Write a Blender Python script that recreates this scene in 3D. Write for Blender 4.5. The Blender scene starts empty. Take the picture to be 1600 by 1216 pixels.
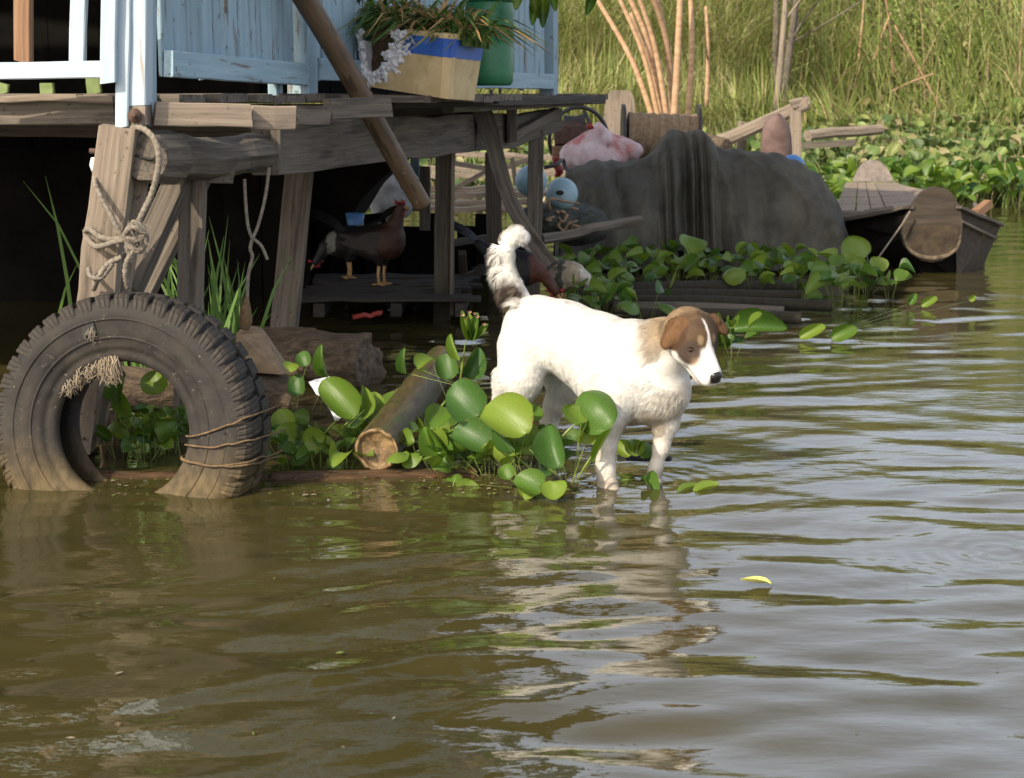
import bpy, math, random
import numpy as np
from mathutils import Vector, Matrix

random.seed(7); RNG = np.random.default_rng(7)
sc = bpy.context.scene
COL = sc.collection
# ------------------------------------------------------------------ camera, world, sun, exposure
CAM_H = 1.03; PITCH = math.radians(10.0); FPX = 2600.0
cam_d = bpy.data.cameras.new('camera'); cam = bpy.data.objects.new('camera', cam_d); COL.objects.link(cam)
cam.location = (0, 0, CAM_H); cam.rotation_euler = (math.radians(90) - PITCH, 0, 0)
cam_d.sensor_width = 36; cam_d.lens = 36 * FPX / 1600; cam_d.clip_start = .05; cam_d.clip_end = 1500
cam_d.dof.use_dof = True; cam_d.dof.focus_distance = 4.5; cam_d.dof.aperture_fstop = 10.0
sc.camera = cam
SUN_EL = 36.0; SUN_TRAVEL = (.62, .78)          # where the light travels to, seen from above
w = bpy.data.worlds.new('World'); sc.world = w; w.use_nodes = True
wn = w.node_tree; bg = wn.nodes['Background']
sky = wn.nodes.new('ShaderNodeTexSky'); sky.sky_type = 'NISHITA'; sky.sun_disc = False
sky.sun_elevation = math.radians(SUN_EL)
sky.sun_rotation = math.atan2(-SUN_TRAVEL[0], -SUN_TRAVEL[1])
sky.air_density = 1.0; sky.dust_density = 4.0; sky.ozone_density = 1.0
# thin bright haze over the blue, densest towards the horizon all the way round
tc = wn.nodes.new('ShaderNodeTexCoord'); sx = wn.nodes.new('ShaderNodeSeparateXYZ'); wn.links.new(tc.outputs['Generated'], sx.inputs[0])
mr = wn.nodes.new('ShaderNodeMapRange'); mr.interpolation_type = 'SMOOTHSTEP'; wn.links.new(sx.outputs[2], mr.inputs[0])
for _i, _v in enumerate((.25, 1.0, 1.0, 0.0)): mr.inputs[_i + 1].default_value = _v
hz = wn.nodes.new('ShaderNodeMix'); hz.data_type = 'RGBA'; hz.blend_type = 'ADD'; wn.links.new(mr.outputs[0], hz.inputs[0])
wn.links.new(sky.outputs[0], hz.inputs[6]); hz.inputs[7].default_value = (6.0, 6.1, 6.6, 1)
wn.links.new(hz.outputs[2], bg.inputs[0]); bg.inputs[1].default_value = 0.13
sl = bpy.data.lights.new('sun', 'SUN'); so = bpy.data.objects.new('sun', sl); COL.objects.link(so)
sl.energy = 5.0; sl.angle = math.radians(0.6); sl.color = (1.0, .88, .70)
_t = Vector((SUN_TRAVEL[0], SUN_TRAVEL[1], 0)).normalized() * math.cos(math.radians(SUN_EL)); _t.z = -math.sin(math.radians(SUN_EL))
so.rotation_euler = _t.to_track_quat('-Z', 'Y').to_euler()
sc.view_settings.view_transform = 'Standard'; sc.view_settings.look = 'None'
sc.view_settings.gamma = 1; sc.view_settings.exposure = 0.05; sc.view_settings.use_curve_mapping = False
sc.render.engine = 'CYCLES'; sc.cycles.use_denoising = True; sc.cycles.max_bounces = 6
sc.cycles.transparent_max_bounces = 8

# ------------------------------------------------------------------ geometry helpers
_F = np.array([0, math.cos(PITCH), -math.sin(PITCH)]); _U = np.array([0, math.sin(PITCH), math.cos(PITCH)])
C0 = np.array([0, 0, CAM_H])
def ray(px, py):
    return _F + (px - 800) / FPX * np.array([1, 0, 0]) + (608 - py) / FPX * _U
def P(px, py, Y):
    d = ray(px, py); return C0 + d * (Y / d[1])
def W(px, py, z=0.0):
    d = ray(px, py); return C0 + d * ((z - CAM_H) / d[2])
def V3(*a): return np.array(a, float)
def unit(v): v = np.asarray(v, float); return v / max(1e-9, np.linalg.norm(v))
def h3(i, j, k, s=0):
    n = (i.astype(np.int64) * 73856093) ^ (j.astype(np.int64) * 19349663) ^ (k.astype(np.int64) * 83492791) ^ (s * 2654435761 & 0x7fffffff)
    n = (n ^ (n >> 13)) * 1274126177 & 0x7fffffff
    n = (n ^ (n >> 16)) * 2246822519 & 0x7fffffff
    return (n & 0xffff) / 65535.0
def vnoise(p, scale=1.0, seed=0, octaves=1):
    """value noise -1..1 on an (n,3) array"""
    p = np.atleast_2d(np.asarray(p, float)); out = np.zeros(len(p)); amp = 1; tot = 0
    q = p * scale
    for o in range(octaves):
        i = np.floor(q).astype(np.int64); f = q - i; f = f * f * (3 - 2 * f)
        r = 0
        for dx in (0, 1):
            for dy in (0, 1):
                for dz in (0, 1):
                    wgt = (f[:, 0] if dx else 1 - f[:, 0]) * (f[:, 1] if dy else 1 - f[:, 1]) * (f[:, 2] if dz else 1 - f[:, 2])
                    r = r + wgt * h3(i[:, 0] + dx, i[:, 1] + dy, i[:, 2] + dz, seed + o * 17)
        out += amp * (r * 2 - 1); tot += amp; amp *= .5; q = q * 2.03 + 7.1
    return out / tot

ORG = {}
def raw_mesh(name, V, F):
    me = bpy.data.meshes.new(name)
    if isinstance(F, np.ndarray):
        n, k = F.shape
        me.vertices.add(len(V)); me.vertices.foreach_set('co', np.ascontiguousarray(V, np.float32).ravel())
        me.loops.add(n * k); me.loops.foreach_set('vertex_index', np.ascontiguousarray(F, np.int32).ravel())
        me.polygons.add(n); me.polygons.foreach_set('loop_start', np.arange(0, n * k, k, dtype=np.int32))
        me.polygons.foreach_set('loop_total', np.full(n, k, np.int32))
        me.update(calc_edges=True); me.validate()
    else:
        me.from_pydata([tuple(map(float, v)) for v in V], [], F); me.update()
    return me
def attrs(me, pc=None, col=None):
    if pc is not None:
        a = me.attributes.new('pc', 'FLOAT_VECTOR', 'POINT'); a.data.foreach_set('vector', np.ascontiguousarray(pc, np.float32).ravel())
    if col is not None:
        a = me.attributes.new('col', 'FLOAT_COLOR', 'POINT')
        c = np.ones((len(col), 4), np.float32); c[:, :3] = col; a.data.foreach_set('color', c.ravel())
def tag(o, label=None, cat=None, group=None, kind=None):
    if label: o['label'] = label
    if cat: o['category'] = cat
    if group: o['group'] = group
    if kind: o['kind'] = kind
    return o
def mk(name, V, F, mat, parent=None, smooth=False, pc=None, col=None, **tags):
    V = np.asarray(V, float)
    if parent is None: org = V3((V[:, 0].min() + V[:, 0].max()) / 2, (V[:, 1].min() + V[:, 1].max()) / 2, V[:, 2].min())
    else: org = ORG[parent.name]
    me = raw_mesh(name, V - org, F); attrs(me, pc, col)
    if smooth: me.polygons.foreach_set('use_smooth', [True] * len(me.polygons))
    me.materials.append(mat)
    o = bpy.data.objects.new(name, me); COL.objects.link(o)
    if parent is None: o.location = org
    else: o.parent = parent
    ORG[o.name] = org
    return tag(o, **tags) if tags else o
def thing(name, label, cat, loc, group=None, kind=None):
    o = bpy.data.objects.new(name, None); COL.objects.link(o); o.location = tuple(map(float, loc)); o.empty_display_size = .05
    ORG[o.name] = V3(*loc)
    return tag(o, label, cat, group, kind)
def inst(name, me, parent, M):
    """an object sharing mesh data, M = world matrix (4x4 numpy)"""
    o = bpy.data.objects.new(name, me); COL.objects.link(o)
    M = np.array(M, float)
    if parent is not None:
        o.parent = parent; M[:3, 3] -= ORG[parent.name]
    o.matrix_local = Matrix(M.tolist())
    return o
class MB:
    def __init__(s): s.V = []; s.F = []; s.pc = []; s.col = []; s.n = 0
    def add(s, V, F, pc=None, col=None):
        V = np.asarray(V, float); s.V.append(V)
        s.F += [tuple(int(i) + s.n for i in f) for f in (F.tolist() if isinstance(F, np.ndarray) else F)]
        s.pc.append(np.asarray(pc, float) if pc is not None else V); s.col.append(np.broadcast_to(np.asarray(col if col is not None else (1, 1, 1), float), (len(V), 3)))
        s.n += len(V); return s
    def build(s, name, mat, parent=None, smooth=False, **t):
        return mk(name, np.concatenate(s.V), s.F, mat, parent, smooth, np.concatenate(s.pc), np.concatenate(s.col), **t)
def g_plank(p0, p1, wd, th, hint=(0, 0, 1), bev=.003, jit=.0011, taper=1.0, seed=None, seg=.12, ends=.006):
    """a slightly uneven bevelled board from p0 to p1; wd lies along hint, th across it"""
    rs = np.random.default_rng(seed if seed is not None else RNG.integers(1 << 30))
    p0 = np.asarray(p0, float); p1 = np.asarray(p1, float); L = np.linalg.norm(p1 - p0); a = (p1 - p0) / L
    h = np.asarray(hint, float); h = unit(h - a * h.dot(a)); c = np.cross(a, h)
    n = max(2, int(L / seg) + 1); hw, ht = wd / 2, th / 2; b = min(bev, ht * .6, hw * .6)
    sec = [(-hw + b, -ht), (hw - b, -ht), (hw, -ht + b), (hw, ht - b), (hw - b, ht), (-hw + b, ht), (-hw, ht - b), (-hw, -ht + b)]
    V = []; pc = []; off = rs.uniform(-20, 20, 3)
    ea = [rs.uniform(-ends, ends) for _ in range(2)]
    for i in range(n + 1):
        t = i / n; sc_ = 1 + (taper - 1) * t
        dw, dt = rs.normal(0, jit, 2)
        for (x, y) in sec:
            e = (ea[0] * x / hw if i == 0 else ea[1] * x / hw if i == n else 0)
            V.append(p0 + a * (L * t + e) + h * (x * sc_ + dw + rs.normal(0, jit * .35)) + c * (y * sc_ + dt + rs.normal(0, jit * .3)))
            pc.append(off + V3(L * t, x, y))
    F = [tuple(range(7, -1, -1)), tuple(n * 8 + k for k in range(8))]
    for i in range(n):
        for k in range(8):
            F.append((i * 8 + k, i * 8 + (k + 1) % 8, i * 8 + 8 + (k + 1) % 8, i * 8 + 8 + k))
    return V, F, np.array(pc)
def plank(name, p0, p1, wd, th, mat, parent=None, hint=(0, 0, 1), **k):
    tags = {q: k.pop(q) for q in ('label', 'cat', 'group', 'kind') if q in k}
    V, F, pc = g_plank(p0, p1, wd, th, hint, **k)
    return mk(name, V, F, mat, parent, False, pc, **tags)
def frames(path):
    path = np.asarray(path, float); T = np.gradient(path, axis=0); T /= np.maximum(1e-9, np.linalg.norm(T, axis=1))[:, None]
    n = unit(np.cross(T[0], (0.13, .31, .94)) if abs(T[0][2]) < .9 else np.cross(T[0], (1, .2, .1))); N = []
    for t in T:
        n = unit(n - t * n.dot(t)); N.append(n)
    return T, np.array(N), np.cross(T, np.array(N))
def smooth_path(pts, n):
    pts = np.asarray(pts, float); m = len(pts)
    if m == 2: t = np.linspace(0, 1, n)[:, None]; return pts[0] * (1 - t) + pts[1] * t
    Q = np.vstack([2 * pts[0] - pts[1], pts, 2 * pts[-1] - pts[-2]]); out = []
    for s in np.linspace(0, m - 1 - 1e-6, n):
        i = int(s); t = s - i; a, b, c, d = Q[i:i + 4]
        out.append(.5 * (2 * b + (c - a) * t + (2 * a - 5 * b + 4 * c - d) * t * t + (3 * b - a - 3 * c + d) * t ** 3))
    return np.array(out)
def g_tube(path, rad, sides=8, caps=True, strands=0, pitch=.03, rough=0, seed=0, flat=1.0):
    path = np.asarray(path, float); n = len(path); rad = np.broadcast_to(np.asarray(rad, float), (n,)) if np.ndim(rad) == 0 else np.interp(np.linspace(0, 1, n), np.linspace(0, 1, len(rad)), rad)
    T, N, B = frames(path); s = np.concatenate([[0], np.cumsum(np.linalg.norm(np.diff(path, axis=0), axis=1))])
    th = np.arange(sides) * 2 * math.pi / sides
    r = rad[:, None] * np.ones(sides)[None]
    if strands: r = r * (.78 + .3 * np.abs(np.cos(strands / 2 * (th[None] - 2 * math.pi * s[:, None] / pitch))))
    V = (path[:, None] + N[:, None] * (r * np.cos(th)[None])[..., None] + B[:, None] * (r * np.sin(th)[None] * flat)[..., None]).reshape(-1, 3)
    if rough: V = V + (vnoise(V, 9, seed, 2) * rough)[:, None] * (V - np.repeat(path, sides, 0)) / np.maximum(1e-6, r.reshape(-1, 1))
    off = (seed * 3.7) % 11
    pc = np.stack([np.repeat(s, sides) + off, np.tile(np.cos(th), n) * rad.mean(), np.tile(np.sin(th), n) * rad.mean()], 1)
    F = [(i * sides + k, i * sides + (k + 1) % sides, (i + 1) * sides + (k + 1) % sides, (i + 1) * sides + k) for i in range(n - 1) for k in range(sides)]
    if caps: F += [tuple(range(sides - 1, -1, -1)), tuple((n - 1) * sides + k for k in range(sides))]
    return V, F, pc
def tube(name, pts, rad, mat, parent=None, n=24, smooth=True, col=None, **k):
    tags = {q: k.pop(q) for q in ('label', 'cat', 'group', 'kind') if q in k}
    V, F, pc = g_tube(smooth_path(pts, n), rad, **k)
    return mk(name, V, F, mat, parent, smooth, pc, None if col is None else np.broadcast_to(col, (len(V), 3)), **tags)
def g_lathe(prof, n=32, org=(0, 0, 0), R=np.eye(3)):
    prof = np.asarray(prof, float); m = len(prof); th = np.arange(n) * 2 * math.pi / n
    V = np.stack([prof[:, 0][:, None] * np.cos(th), prof[:, 0][:, None] * np.sin(th), np.repeat(prof[:, 1][:, None], n, 1)], -1).reshape(-1, 3)
    F = [(i * n + k, i * n + (k + 1) % n, (i + 1) * n + (k + 1) % n, (i + 1) * n + k) for i in range(m - 1) for k in range(n)]
    return V @ R.T + np.asarray(org), F
# ---- signed-distance bodies turned into one continuous surface (surface nets)
def sd_cone(p, a, b, ra, rb):
    a = np.asarray(a, float); b = np.asarray(b, float); ab = b - a
    t = np.clip(((p - a) @ ab) / max(1e-9, ab @ ab), 0, 1)
    return np.linalg.norm(p - a - t[..., None] * ab, axis=-1) - (ra + (rb - ra) * t)
def sd_ell(p, c, r, R=np.eye(3)):
    q = (p - np.asarray(c)) @ R; r = np.asarray(r, float)      # R columns are the local axes
    k0 = np.linalg.norm(q / r, axis=-1); k1 = np.linalg.norm(q / (r * r), axis=-1)
    return k0 * (k0 - 1.0) / np.maximum(k1, 1e-6)
def smin(a, b, k):
    h = np.maximum(k - np.abs(a - b), 0) / k
    return np.minimum(a, b) - h * h * k * .25
def smax(a, b, k): return -smin(-a, -b, k)
def surface_nets(f, lo, hi, h):
    lo = np.asarray(lo, float); n = np.ceil((np.asarray(hi) - lo) / h).astype(int) + 1
    ax = [lo[i] + np.arange(n[i]) * h for i in range(3)]
    G = np.stack(np.meshgrid(*ax, indexing='ij'), -1)
    D = f(G.reshape(-1, 3)).reshape(n)
    ins = D < 0
    cnt = np.zeros(n - 1); acc = np.zeros(tuple(n - 1) + (3,))
    offs = [(i, j, k) for i in (0, 1) for j in (0, 1) for k in (0, 1)]
    def sub(A, o): return A[o[0]:o[0] + n[0] - 1, o[1]:o[1] + n[1] - 1, o[2]:o[2] + n[2] - 1]
    for a in offs:
        for d in range(3):
            if a[d] == 0:
                b = list(a); b[d] = 1; da, db = sub(D, a), sub(D, b); m = (da < 0) != (db < 0)
                t = np.where(m, da / np.where(m, da - db, 1), 0)
                for c in range(3): acc[..., c] += np.where(m, a[c] + (t if c == d else 0), 0)
                cnt += m
    act = cnt > 0; idx = -np.ones(n - 1, int); idx[act] = np.arange(act.sum())
    cell = np.argwhere(act); V = lo + (cell + acc[act] / cnt[act][:, None]) * h
    Fs = []
    for d in range(3):
        e1, e2 = [(1, 2), (2, 0), (0, 1)][d]
        sl0 = [slice(1, n[i] - 1) for i in range(3)]; sl1 = list(sl0); sl0[d] = slice(0, n[d] - 1); sl1[d] = slice(1, n[d])
        s0 = ins[tuple(sl0)]; s1 = ins[tuple(sl1)]; m = np.argwhere(s0 != s1)
        if not len(m): continue
        base = m.copy()
        for i in range(3):
            if i != d: base[:, i] += 1
        def ix(a_, b_):
            q = base.copy(); q[:, e1] -= a_; q[:, e2] -= b_; return idx[q[:, 0], q[:, 1], q[:, 2]]
        quad = np.stack([ix(1, 1), ix(0, 1), ix(0, 0), ix(1, 0)], 1)
        fl = ~s0[m[:, 0], m[:, 1], m[:, 2]]
        quad[fl] = quad[fl][:, ::-1]
        Fs.append(quad)
    return V, np.concatenate(Fs)
def sd_normals(f, V, e=.002):
    N = np.stack([f(V + e * np.eye(3)[i]) - f(V - e * np.eye(3)[i]) for i in range(3)], 1)
    return N / np.maximum(1e-9, np.linalg.norm(N, axis=1))[:, None]
# ------------------------------------------------------------------ materials
def newmat(name):
    m = bpy.data.materials.new(name); m.use_nodes = True; nt = m.node_tree; b = nt.nodes['Principled BSDF']; return m, nt, b
def NN(nt, t, **k):
    n = nt.nodes.new(t)
    for a, v in k.items(): setattr(n, a, v)
    return n
def mix(nt, fac, a, b, mode='MIX'):
    n = NN(nt, 'ShaderNodeMix', data_type='RGBA', blend_type=mode); L = nt.links
    for s, v in ((n.inputs[0], fac), (n.inputs[6], a), (n.inputs[7], b)):
        if hasattr(v, 'links'): L.new(v, s)
        elif isinstance(v, (int, float)): s.default_value = v
        else: s.default_value = (*v, 1)
    return n.outputs[2]
def math_(nt, op, a, b=None, clamp=False):
    n = NN(nt, 'ShaderNodeMath', operation=op, use_clamp=clamp)
    for i, v in enumerate((a, b)):
        if v is None: continue
        if hasattr(v, 'links'): nt.links.new(v, n.inputs[i])
        else: n.inputs[i].default_value = v
    return n.outputs[0]
def maprange(nt, v, a, b, c=0.0, d=1.0):
    n = NN(nt, 'ShaderNodeMapRange'); nt.links.new(v, n.inputs[0])
    for i, x in enumerate((a, b, c, d)): n.inputs[i + 1].default_value = x
    return n.outputs[0]
def coords(nt, coord, scl):
    if coord == 'pc': s = NN(nt, 'ShaderNodeAttribute', attribute_name='pc').outputs['Vector']
    elif coord == 'world': s = NN(nt, 'ShaderNodeNewGeometry').outputs['Position']
    else: s = NN(nt, 'ShaderNodeTexCoord').outputs['Object']
    m = NN(nt, 'ShaderNodeMapping'); nt.links.new(s, m.inputs[0]); m.inputs['Scale'].default_value = scl; return m.outputs[0]
def noise(nt, vec, scale, detail=6, rough=.6, dist=0):
    n = NN(nt, 'ShaderNodeTexNoise'); nt.links.new(vec, n.inputs['Vector']); n.inputs['Scale'].default_value = scale
    n.inputs['Detail'].default_value = detail; n.inputs['Roughness'].default_value = rough; n.inputs['Distortion'].default_value = dist
    return n.outputs[0]
def pmat(name, c1, c2, scl=(1, 1, 1), ns=10, coord='object', rough=.8, bump=.3, bd=.004, c3=None, s3=4, t3=(.55, .62), sc3=None,
         var=0, vcol=False, detail=8, dist=0, stain=None, spec=.5, c4=None, s4=60, t4=(.66, .7), lohi=(.32, .68), rvar=0, trans=0, sheen=0):
    m, nt, b = newmat(name); L = nt.links
    v = coords(nt, coord, scl); n = noise(nt, v, ns, detail, .62, dist)
    c = mix(nt, maprange(nt, n, *lohi), c1, c2)
    if c3 is not None:
        v3 = coords(nt, coord, sc3 or scl); n3 = noise(nt, v3, s3, 7, .65, .3)
        c = mix(nt, maprange(nt, n3, *t3), c, c3)
    if c4 is not None:
        v4 = coords(nt, coord, (1, 1, 1)); n4 = noise(nt, v4, s4, 4, .6)
        c = mix(nt, maprange(nt, n4, *t4), c, c4)
    if vcol: c = mix(nt, 1.0, c, NN(nt, 'ShaderNodeAttribute', attribute_name='col').outputs['Color'], 'MULTIPLY')
    if var:
        r = NN(nt, 'ShaderNodeObjectInfo').outputs['Random']
        h = NN(nt, 'ShaderNodeHueSaturation'); L.new(c, h.inputs['Color']); L.new(maprange(nt, r, 0, 1, 1 - var, 1 + var), h.inputs['Value']); c = h.outputs[0]
    if stain:
        z0, z1, sc_ = stain
        g = NN(nt, 'ShaderNodeNewGeometry').outputs['Position']; sp = NN(nt, 'ShaderNodeSeparateXYZ'); L.new(g, sp.inputs[0])
        nz = math_(nt, 'ADD', sp.outputs[2], math_(nt, 'MULTIPLY', math_(nt, 'SUBTRACT', noise(nt, coords(nt, 'world', (1, 1, 1)), 14, 5), .5), .14))
        c = mix(nt, maprange(nt, nz, z1, z0), c, mix(nt, maprange(nt, noise(nt, coords(nt, 'world', (1, 1, .5)), 45, 5), .35, .65), sc_, tuple(x * .45 for x in sc_)))
    L.new(c, b.inputs['Base Color'])
    if rvar: L.new(maprange(nt, n, .3, .7, rough - rvar, rough + rvar), b.inputs['Roughness'])
    else: b.inputs['Roughness'].default_value = rough
    b.inputs['Specular IOR Level'].default_value = spec
    if bump:
        bp = NN(nt, 'ShaderNodeBump'); bp.inputs['Strength'].default_value = bump; bp.inputs['Distance'].default_value = bd
        L.new(n, bp.inputs['Height']); L.new(bp.outputs[0], b.inputs['Normal'])
    if trans:
        out = nt.nodes['Material Output']; tr = NN(nt, 'ShaderNodeBsdfTranslucent'); L.new(c, tr.inputs[0])
        ms = NN(nt, 'ShaderNodeMixShader'); ms.inputs[0].default_value = trans; L.new(b.outputs[0], ms.inputs[1]); L.new(tr.outputs[0], ms.inputs[2]); L.new(ms.outputs[0], out.inputs[0])
    return m
GR = (1.6, 55, 55)          # grain stretched along a board
M_wood = pmat('weathered_wood', (.055, .045, .036), (.22, .185, .145), GR, 1.6, 'pc', .9, .7, .004, c3=(.045, .036, .028), s3=5, sc3=(.5, 5, 5), t3=(.5, .68), var=.15, c4=(.05, .04, .03), s4=45, lohi=(.2, .8))
M_woodd = pmat('damp_dark_wood', (.025, .020, .015), (.085, .068, .052), GR, 1.8, 'pc', .85, 1, .005, var=.2, stain=(.02, .22, (.03, .026, .012)))
M_woodl = pmat('pale_dry_wood', (.15, .12, .09), (.36, .29, .22), GR, 1.6, 'pc', .9, .7, .004, c3=(.10, .08, .06), s3=5, sc3=(.5, 5, 5), t3=(.5, .7), var=.1, c4=(.07, .05, .035), s4=40, t4=(.62, .7), lohi=(.2, .8))
M_woodr = pmat('reddish_wood', (.16, .08, .04), (.34, .2, .11), GR, 2.0, 'pc', .8, .5, .003, var=.1)
M_blue = pmat('peeling_pale_blue_paint', (.21, .32, .385), (.31, .43, .49), (1.5, 22, 22), 2, 'pc', .62, .35, .002, c3=(.16, .14, .12), s3=7, t3=(.58, .65), sc3=(.6, 5, 5), var=.12, c4=(.1, .1, .1), s4=24, t4=(.63, .71))
M_bluew = pmat('white_blue_worn_paint', (.36, .46, .53), (.50, .58, .63), (1.5, 24, 24), 2, 'pc', .6, .5, .002, c3=(.36, .27, .2), s3=6, t3=(.6, .68), sc3=(.5, 5, 5), var=.05, c4=(.16, .13, .1), s4=26, t4=(.7, .75))
M_hullshade = pmat('hull_and_shade_black', (.004, .0035, .003), (.010, .0085, .007), (1, 1, 1), 5, 'object', .95, .4, .01, spec=.1)  # near-black: hull colour, and deep shade painted onto house boards
M_bamboo = pmat('brown_bamboo', (.07, .045, .025), (.17, .11, .06), (3, 20, 20), 2, 'pc', .55, .2, .002, c3=(.05, .035, .02), s3=2, var=.08, c4=(.22, .17, .12), s4=22, t4=(.66, .7))
M_wetbam = pmat('wet_green_bamboo', (.04, .03, .015), (.12, .09, .045), (3, 14, 14), 3, 'pc', .5, .5, .003, spec=.15, c3=(.05, .075, .015), s3=2.5, t3=(.5, .62), var=.08)
M_rope = pmat('grey_rope', (.11, .095, .075), (.28, .24, .19), (1, 1, 1), 90, 'pc', .95, .5, .001)
M_cord = pmat('brown_cord', (.08, .05, .024), (.19, .125, .06), (1, 1, 1), 90, 'object', .9, .5, .001)
M_rubber = pmat('dusty_old_rubber', (.014, .013, .012), (.042, .037, .032), (1, 1, 1), 16, 'object', .72, .7, .004, spec=.3, c3=(.075, .06, .045), s3=6, t3=(.5, .85), stain=(.02, .15, (.13, .095, .045)), c4=(.17, .145, .11), s4=90, t4=(.64, .74), rvar=.12)
M_tarp = pmat('dusty_black_tarp', (.038, .035, .024), (.088, .080, .058), (1, 1, 1), 7, 'object', .85, .8, .02, c3=(.115, .103, .073), s3=3, t3=(.5, .75), c4=(.1, .095, .085), s4=130, t4=(.6, .66))
M_leaf = None
M_foamc = pmat('stained_cream_foam', (.50, .36, .17), (.68, .53, .30), (1, 1, 1), 9, 'object', .75, .25, .002, c3=(.33, .22, .10), s3=6, t3=(.58, .75), c4=(.28, .18, .09), s4=70, t4=(.68, .72))
M_foamb = pmat('blue_printed_band', (.03, .10, .42), (.05, .15, .52), (1, 1, 1), 8, 'object', .45, .1, .001, c4=(.25, .25, .3), s4=60, t4=(.7, .74))
M_foamw = pmat('broken_white_foam', (.62, .60, .62), (.85, .84, .86), (1, 1, 1), 40, 'object', .8, .8, .006)
M_soil = pmat('root_soil', (.03, .018, .01), (.12, .075, .04), (1, 1, 1), 40, 'object', .95, 1, .01)
M_green = pmat('green_plastic', (.02, .13, .05), (.035, .19, .08), (1, 1, 1), 5, 'object', .42, .1, .003, c4=(.08, .2, .1), s4=50)
M_buoy = pmat('pale_blue_float', (.25, .40, .47), (.38, .54, .6), (1, 1, 1), 7, 'object', .5, .2, .002, c4=(.15, .2, .2), s4=50, t4=(.66, .72))
M_bluep = pmat('blue_plastic', (.06, .17, .42), (.09, .24, .52), (1, 1, 1), 5, 'object', .4, .1, .002)
M_black = pmat('black_gap', (.008, .008, .008), (.015, .015, .014), (1, 1, 1), 9, 'object', .6, .2, .002)
M_iron = pmat('rusty_iron', (.03, .022, .018), (.12, .06, .035), (1, 1, 1), 30, 'object', .7, .6, .003)
M_steel = pmat('dark_steel', (.02, .02, .02), (.05, .045, .042), (1, 1, 1), 20, 'object', .5, .2, .001)
M_white = pmat('white_plastic', (.62, .64, .68), (.75, .76, .8), (1, 1, 1), 9, 'object', .4, .1, .001, c4=(.35, .3, .22), s4=25)
M_reed = pmat('wound_pale_cord', (.22, .15, .09), (.42, .33, .22), (1, 1, 1), 40, 'object', .9, .5, .003)
M_cane = pmat('dry_tan_cane', (.26, .15, .075), (.52, .34, .2), (4, 1, 1), 4, 'pc', .7, .3, .003, var=.25)
M_log = pmat('driftwood', (.04, .028, .018), (.19, .135, .085), (5, 22, 22), 2.4, 'pc', .85, 1, .02, stain=(.0, .07, (.08, .055, .02)))
M_rockm = pmat('pale_wood_wedge', (.16, .105, .06), (.36, .26, .16), (1, 3, 3), 9, 'object', .85, .6, .008)
M_wetlog = pmat('wet_brown_log', (.035, .018, .007), (.12, .06, .022), (4, 14, 14), 5, 'object', .16, 1, .02)

def leaf_material():
    m, nt, b = newmat('hyacinth_leaf'); L = nt.links
    pcn = NN(nt, 'ShaderNodeAttribute', attribute_name='pc'); sp = NN(nt, 'ShaderNodeSeparateXYZ'); L.new(pcn.outputs['Vector'], sp.inputs[0])
    # veins run from the base and fan outwards: pc.x is the side coordinate across the blade (-1..1)
    vein = math_(nt, 'SINE', math_(nt, 'MULTIPLY', sp.outputs[0], 42.0))
    rnd = NN(nt, 'ShaderNodeObjectInfo').outputs['Random']
    n = noise(nt, coords(nt, 'object', (1, 1, 1)), 22, 5)
    c = mix(nt, maprange(nt, n, .3, .7), (.06, .13, .016), (.105, .195, .024))
    c = mix(nt, maprange(nt, rnd, .35, .95, 0, .8), c, (.20, .28, .035))
    c = mix(nt, maprange(nt, rnd, .0, .25, .65, 0), c, (.03, .095, .03))
    n2 = noise(nt, coords(nt, 'object', (1, 1, 1)), 9, 4)
    c = mix(nt, maprange(nt, n2, .63, .72, 0, .8), c, (.20, .17, .05))
    ab = math_(nt, 'ADD', math_(nt, 'ABSOLUTE', sp.outputs[0]), math_(nt, 'MULTIPLY', math_(nt, 'SUBTRACT', noise(nt, coords(nt, 'object', (1, 1, 1)), 6, 4), .5), 1.5))
    ab = math_(nt, 'MAXIMUM', ab, math_(nt, 'ADD', sp.outputs[1], math_(nt, 'MULTIPLY', math_(nt, 'SUBTRACT', noise(nt, coords(nt, 'object', (1, 1, 1)), 5, 4), .5), 1.1)))
    c = mix(nt, maprange(nt, ab, 1.08, 1.22, 0, .9), c, (.19, .11, .04))
    n3 = noise(nt, coords(nt, 'object', (1, 1, 1)), 120, 2)
    c = mix(nt, maprange(nt, n3, .70, .74, 0, .7), c, (.12, .08, .03))
    c = mix(nt, maprange(nt, vein, .5, 1, 0, .03), c, (.25, .36, .1))
    c = mix(nt, 1.0, c, NN(nt, 'ShaderNodeAttribute', attribute_name='col').outputs['Color'], 'MULTIPLY')
    L.new(c, b.inputs['Base Color']); b.inputs['Roughness'].default_value = .4; b.inputs['Specular IOR Level'].default_value = .42
    bp = NN(nt, 'ShaderNodeBump'); bp.inputs['Strength'].default_value = .35; bp.inputs['Distance'].default_value = .0015
    L.new(math_(nt, 'ADD', math_(nt, 'MULTIPLY', vein, .03), math_(nt, 'MULTIPLY', n, 1.6)), bp.inputs['Height']); L.new(bp.outputs[0], b.inputs['Normal'])
    tr = NN(nt, 'ShaderNodeBsdfTranslucent'); L.new(mix(nt, 1.0, c, (1.5, 1.5, .6), 'MULTIPLY'), tr.inputs[0])
    ms = NN(nt, 'ShaderNodeMixShader'); ms.inputs[0].default_value = .28
    L.new(b.outputs[0], ms.inputs[1]); L.new(tr.outputs[0], ms.inputs[2]); L.new(ms.outputs[0], nt.nodes['Material Output'].inputs[0])
    return m
M_leaf = leaf_material()
M_stalk = pmat('leaf_stalk', (.13, .20, .03), (.24, .34, .07), (1, 1, 1), 12, 'object', .4, .1, .001, vcol=True, var=.2)
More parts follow.
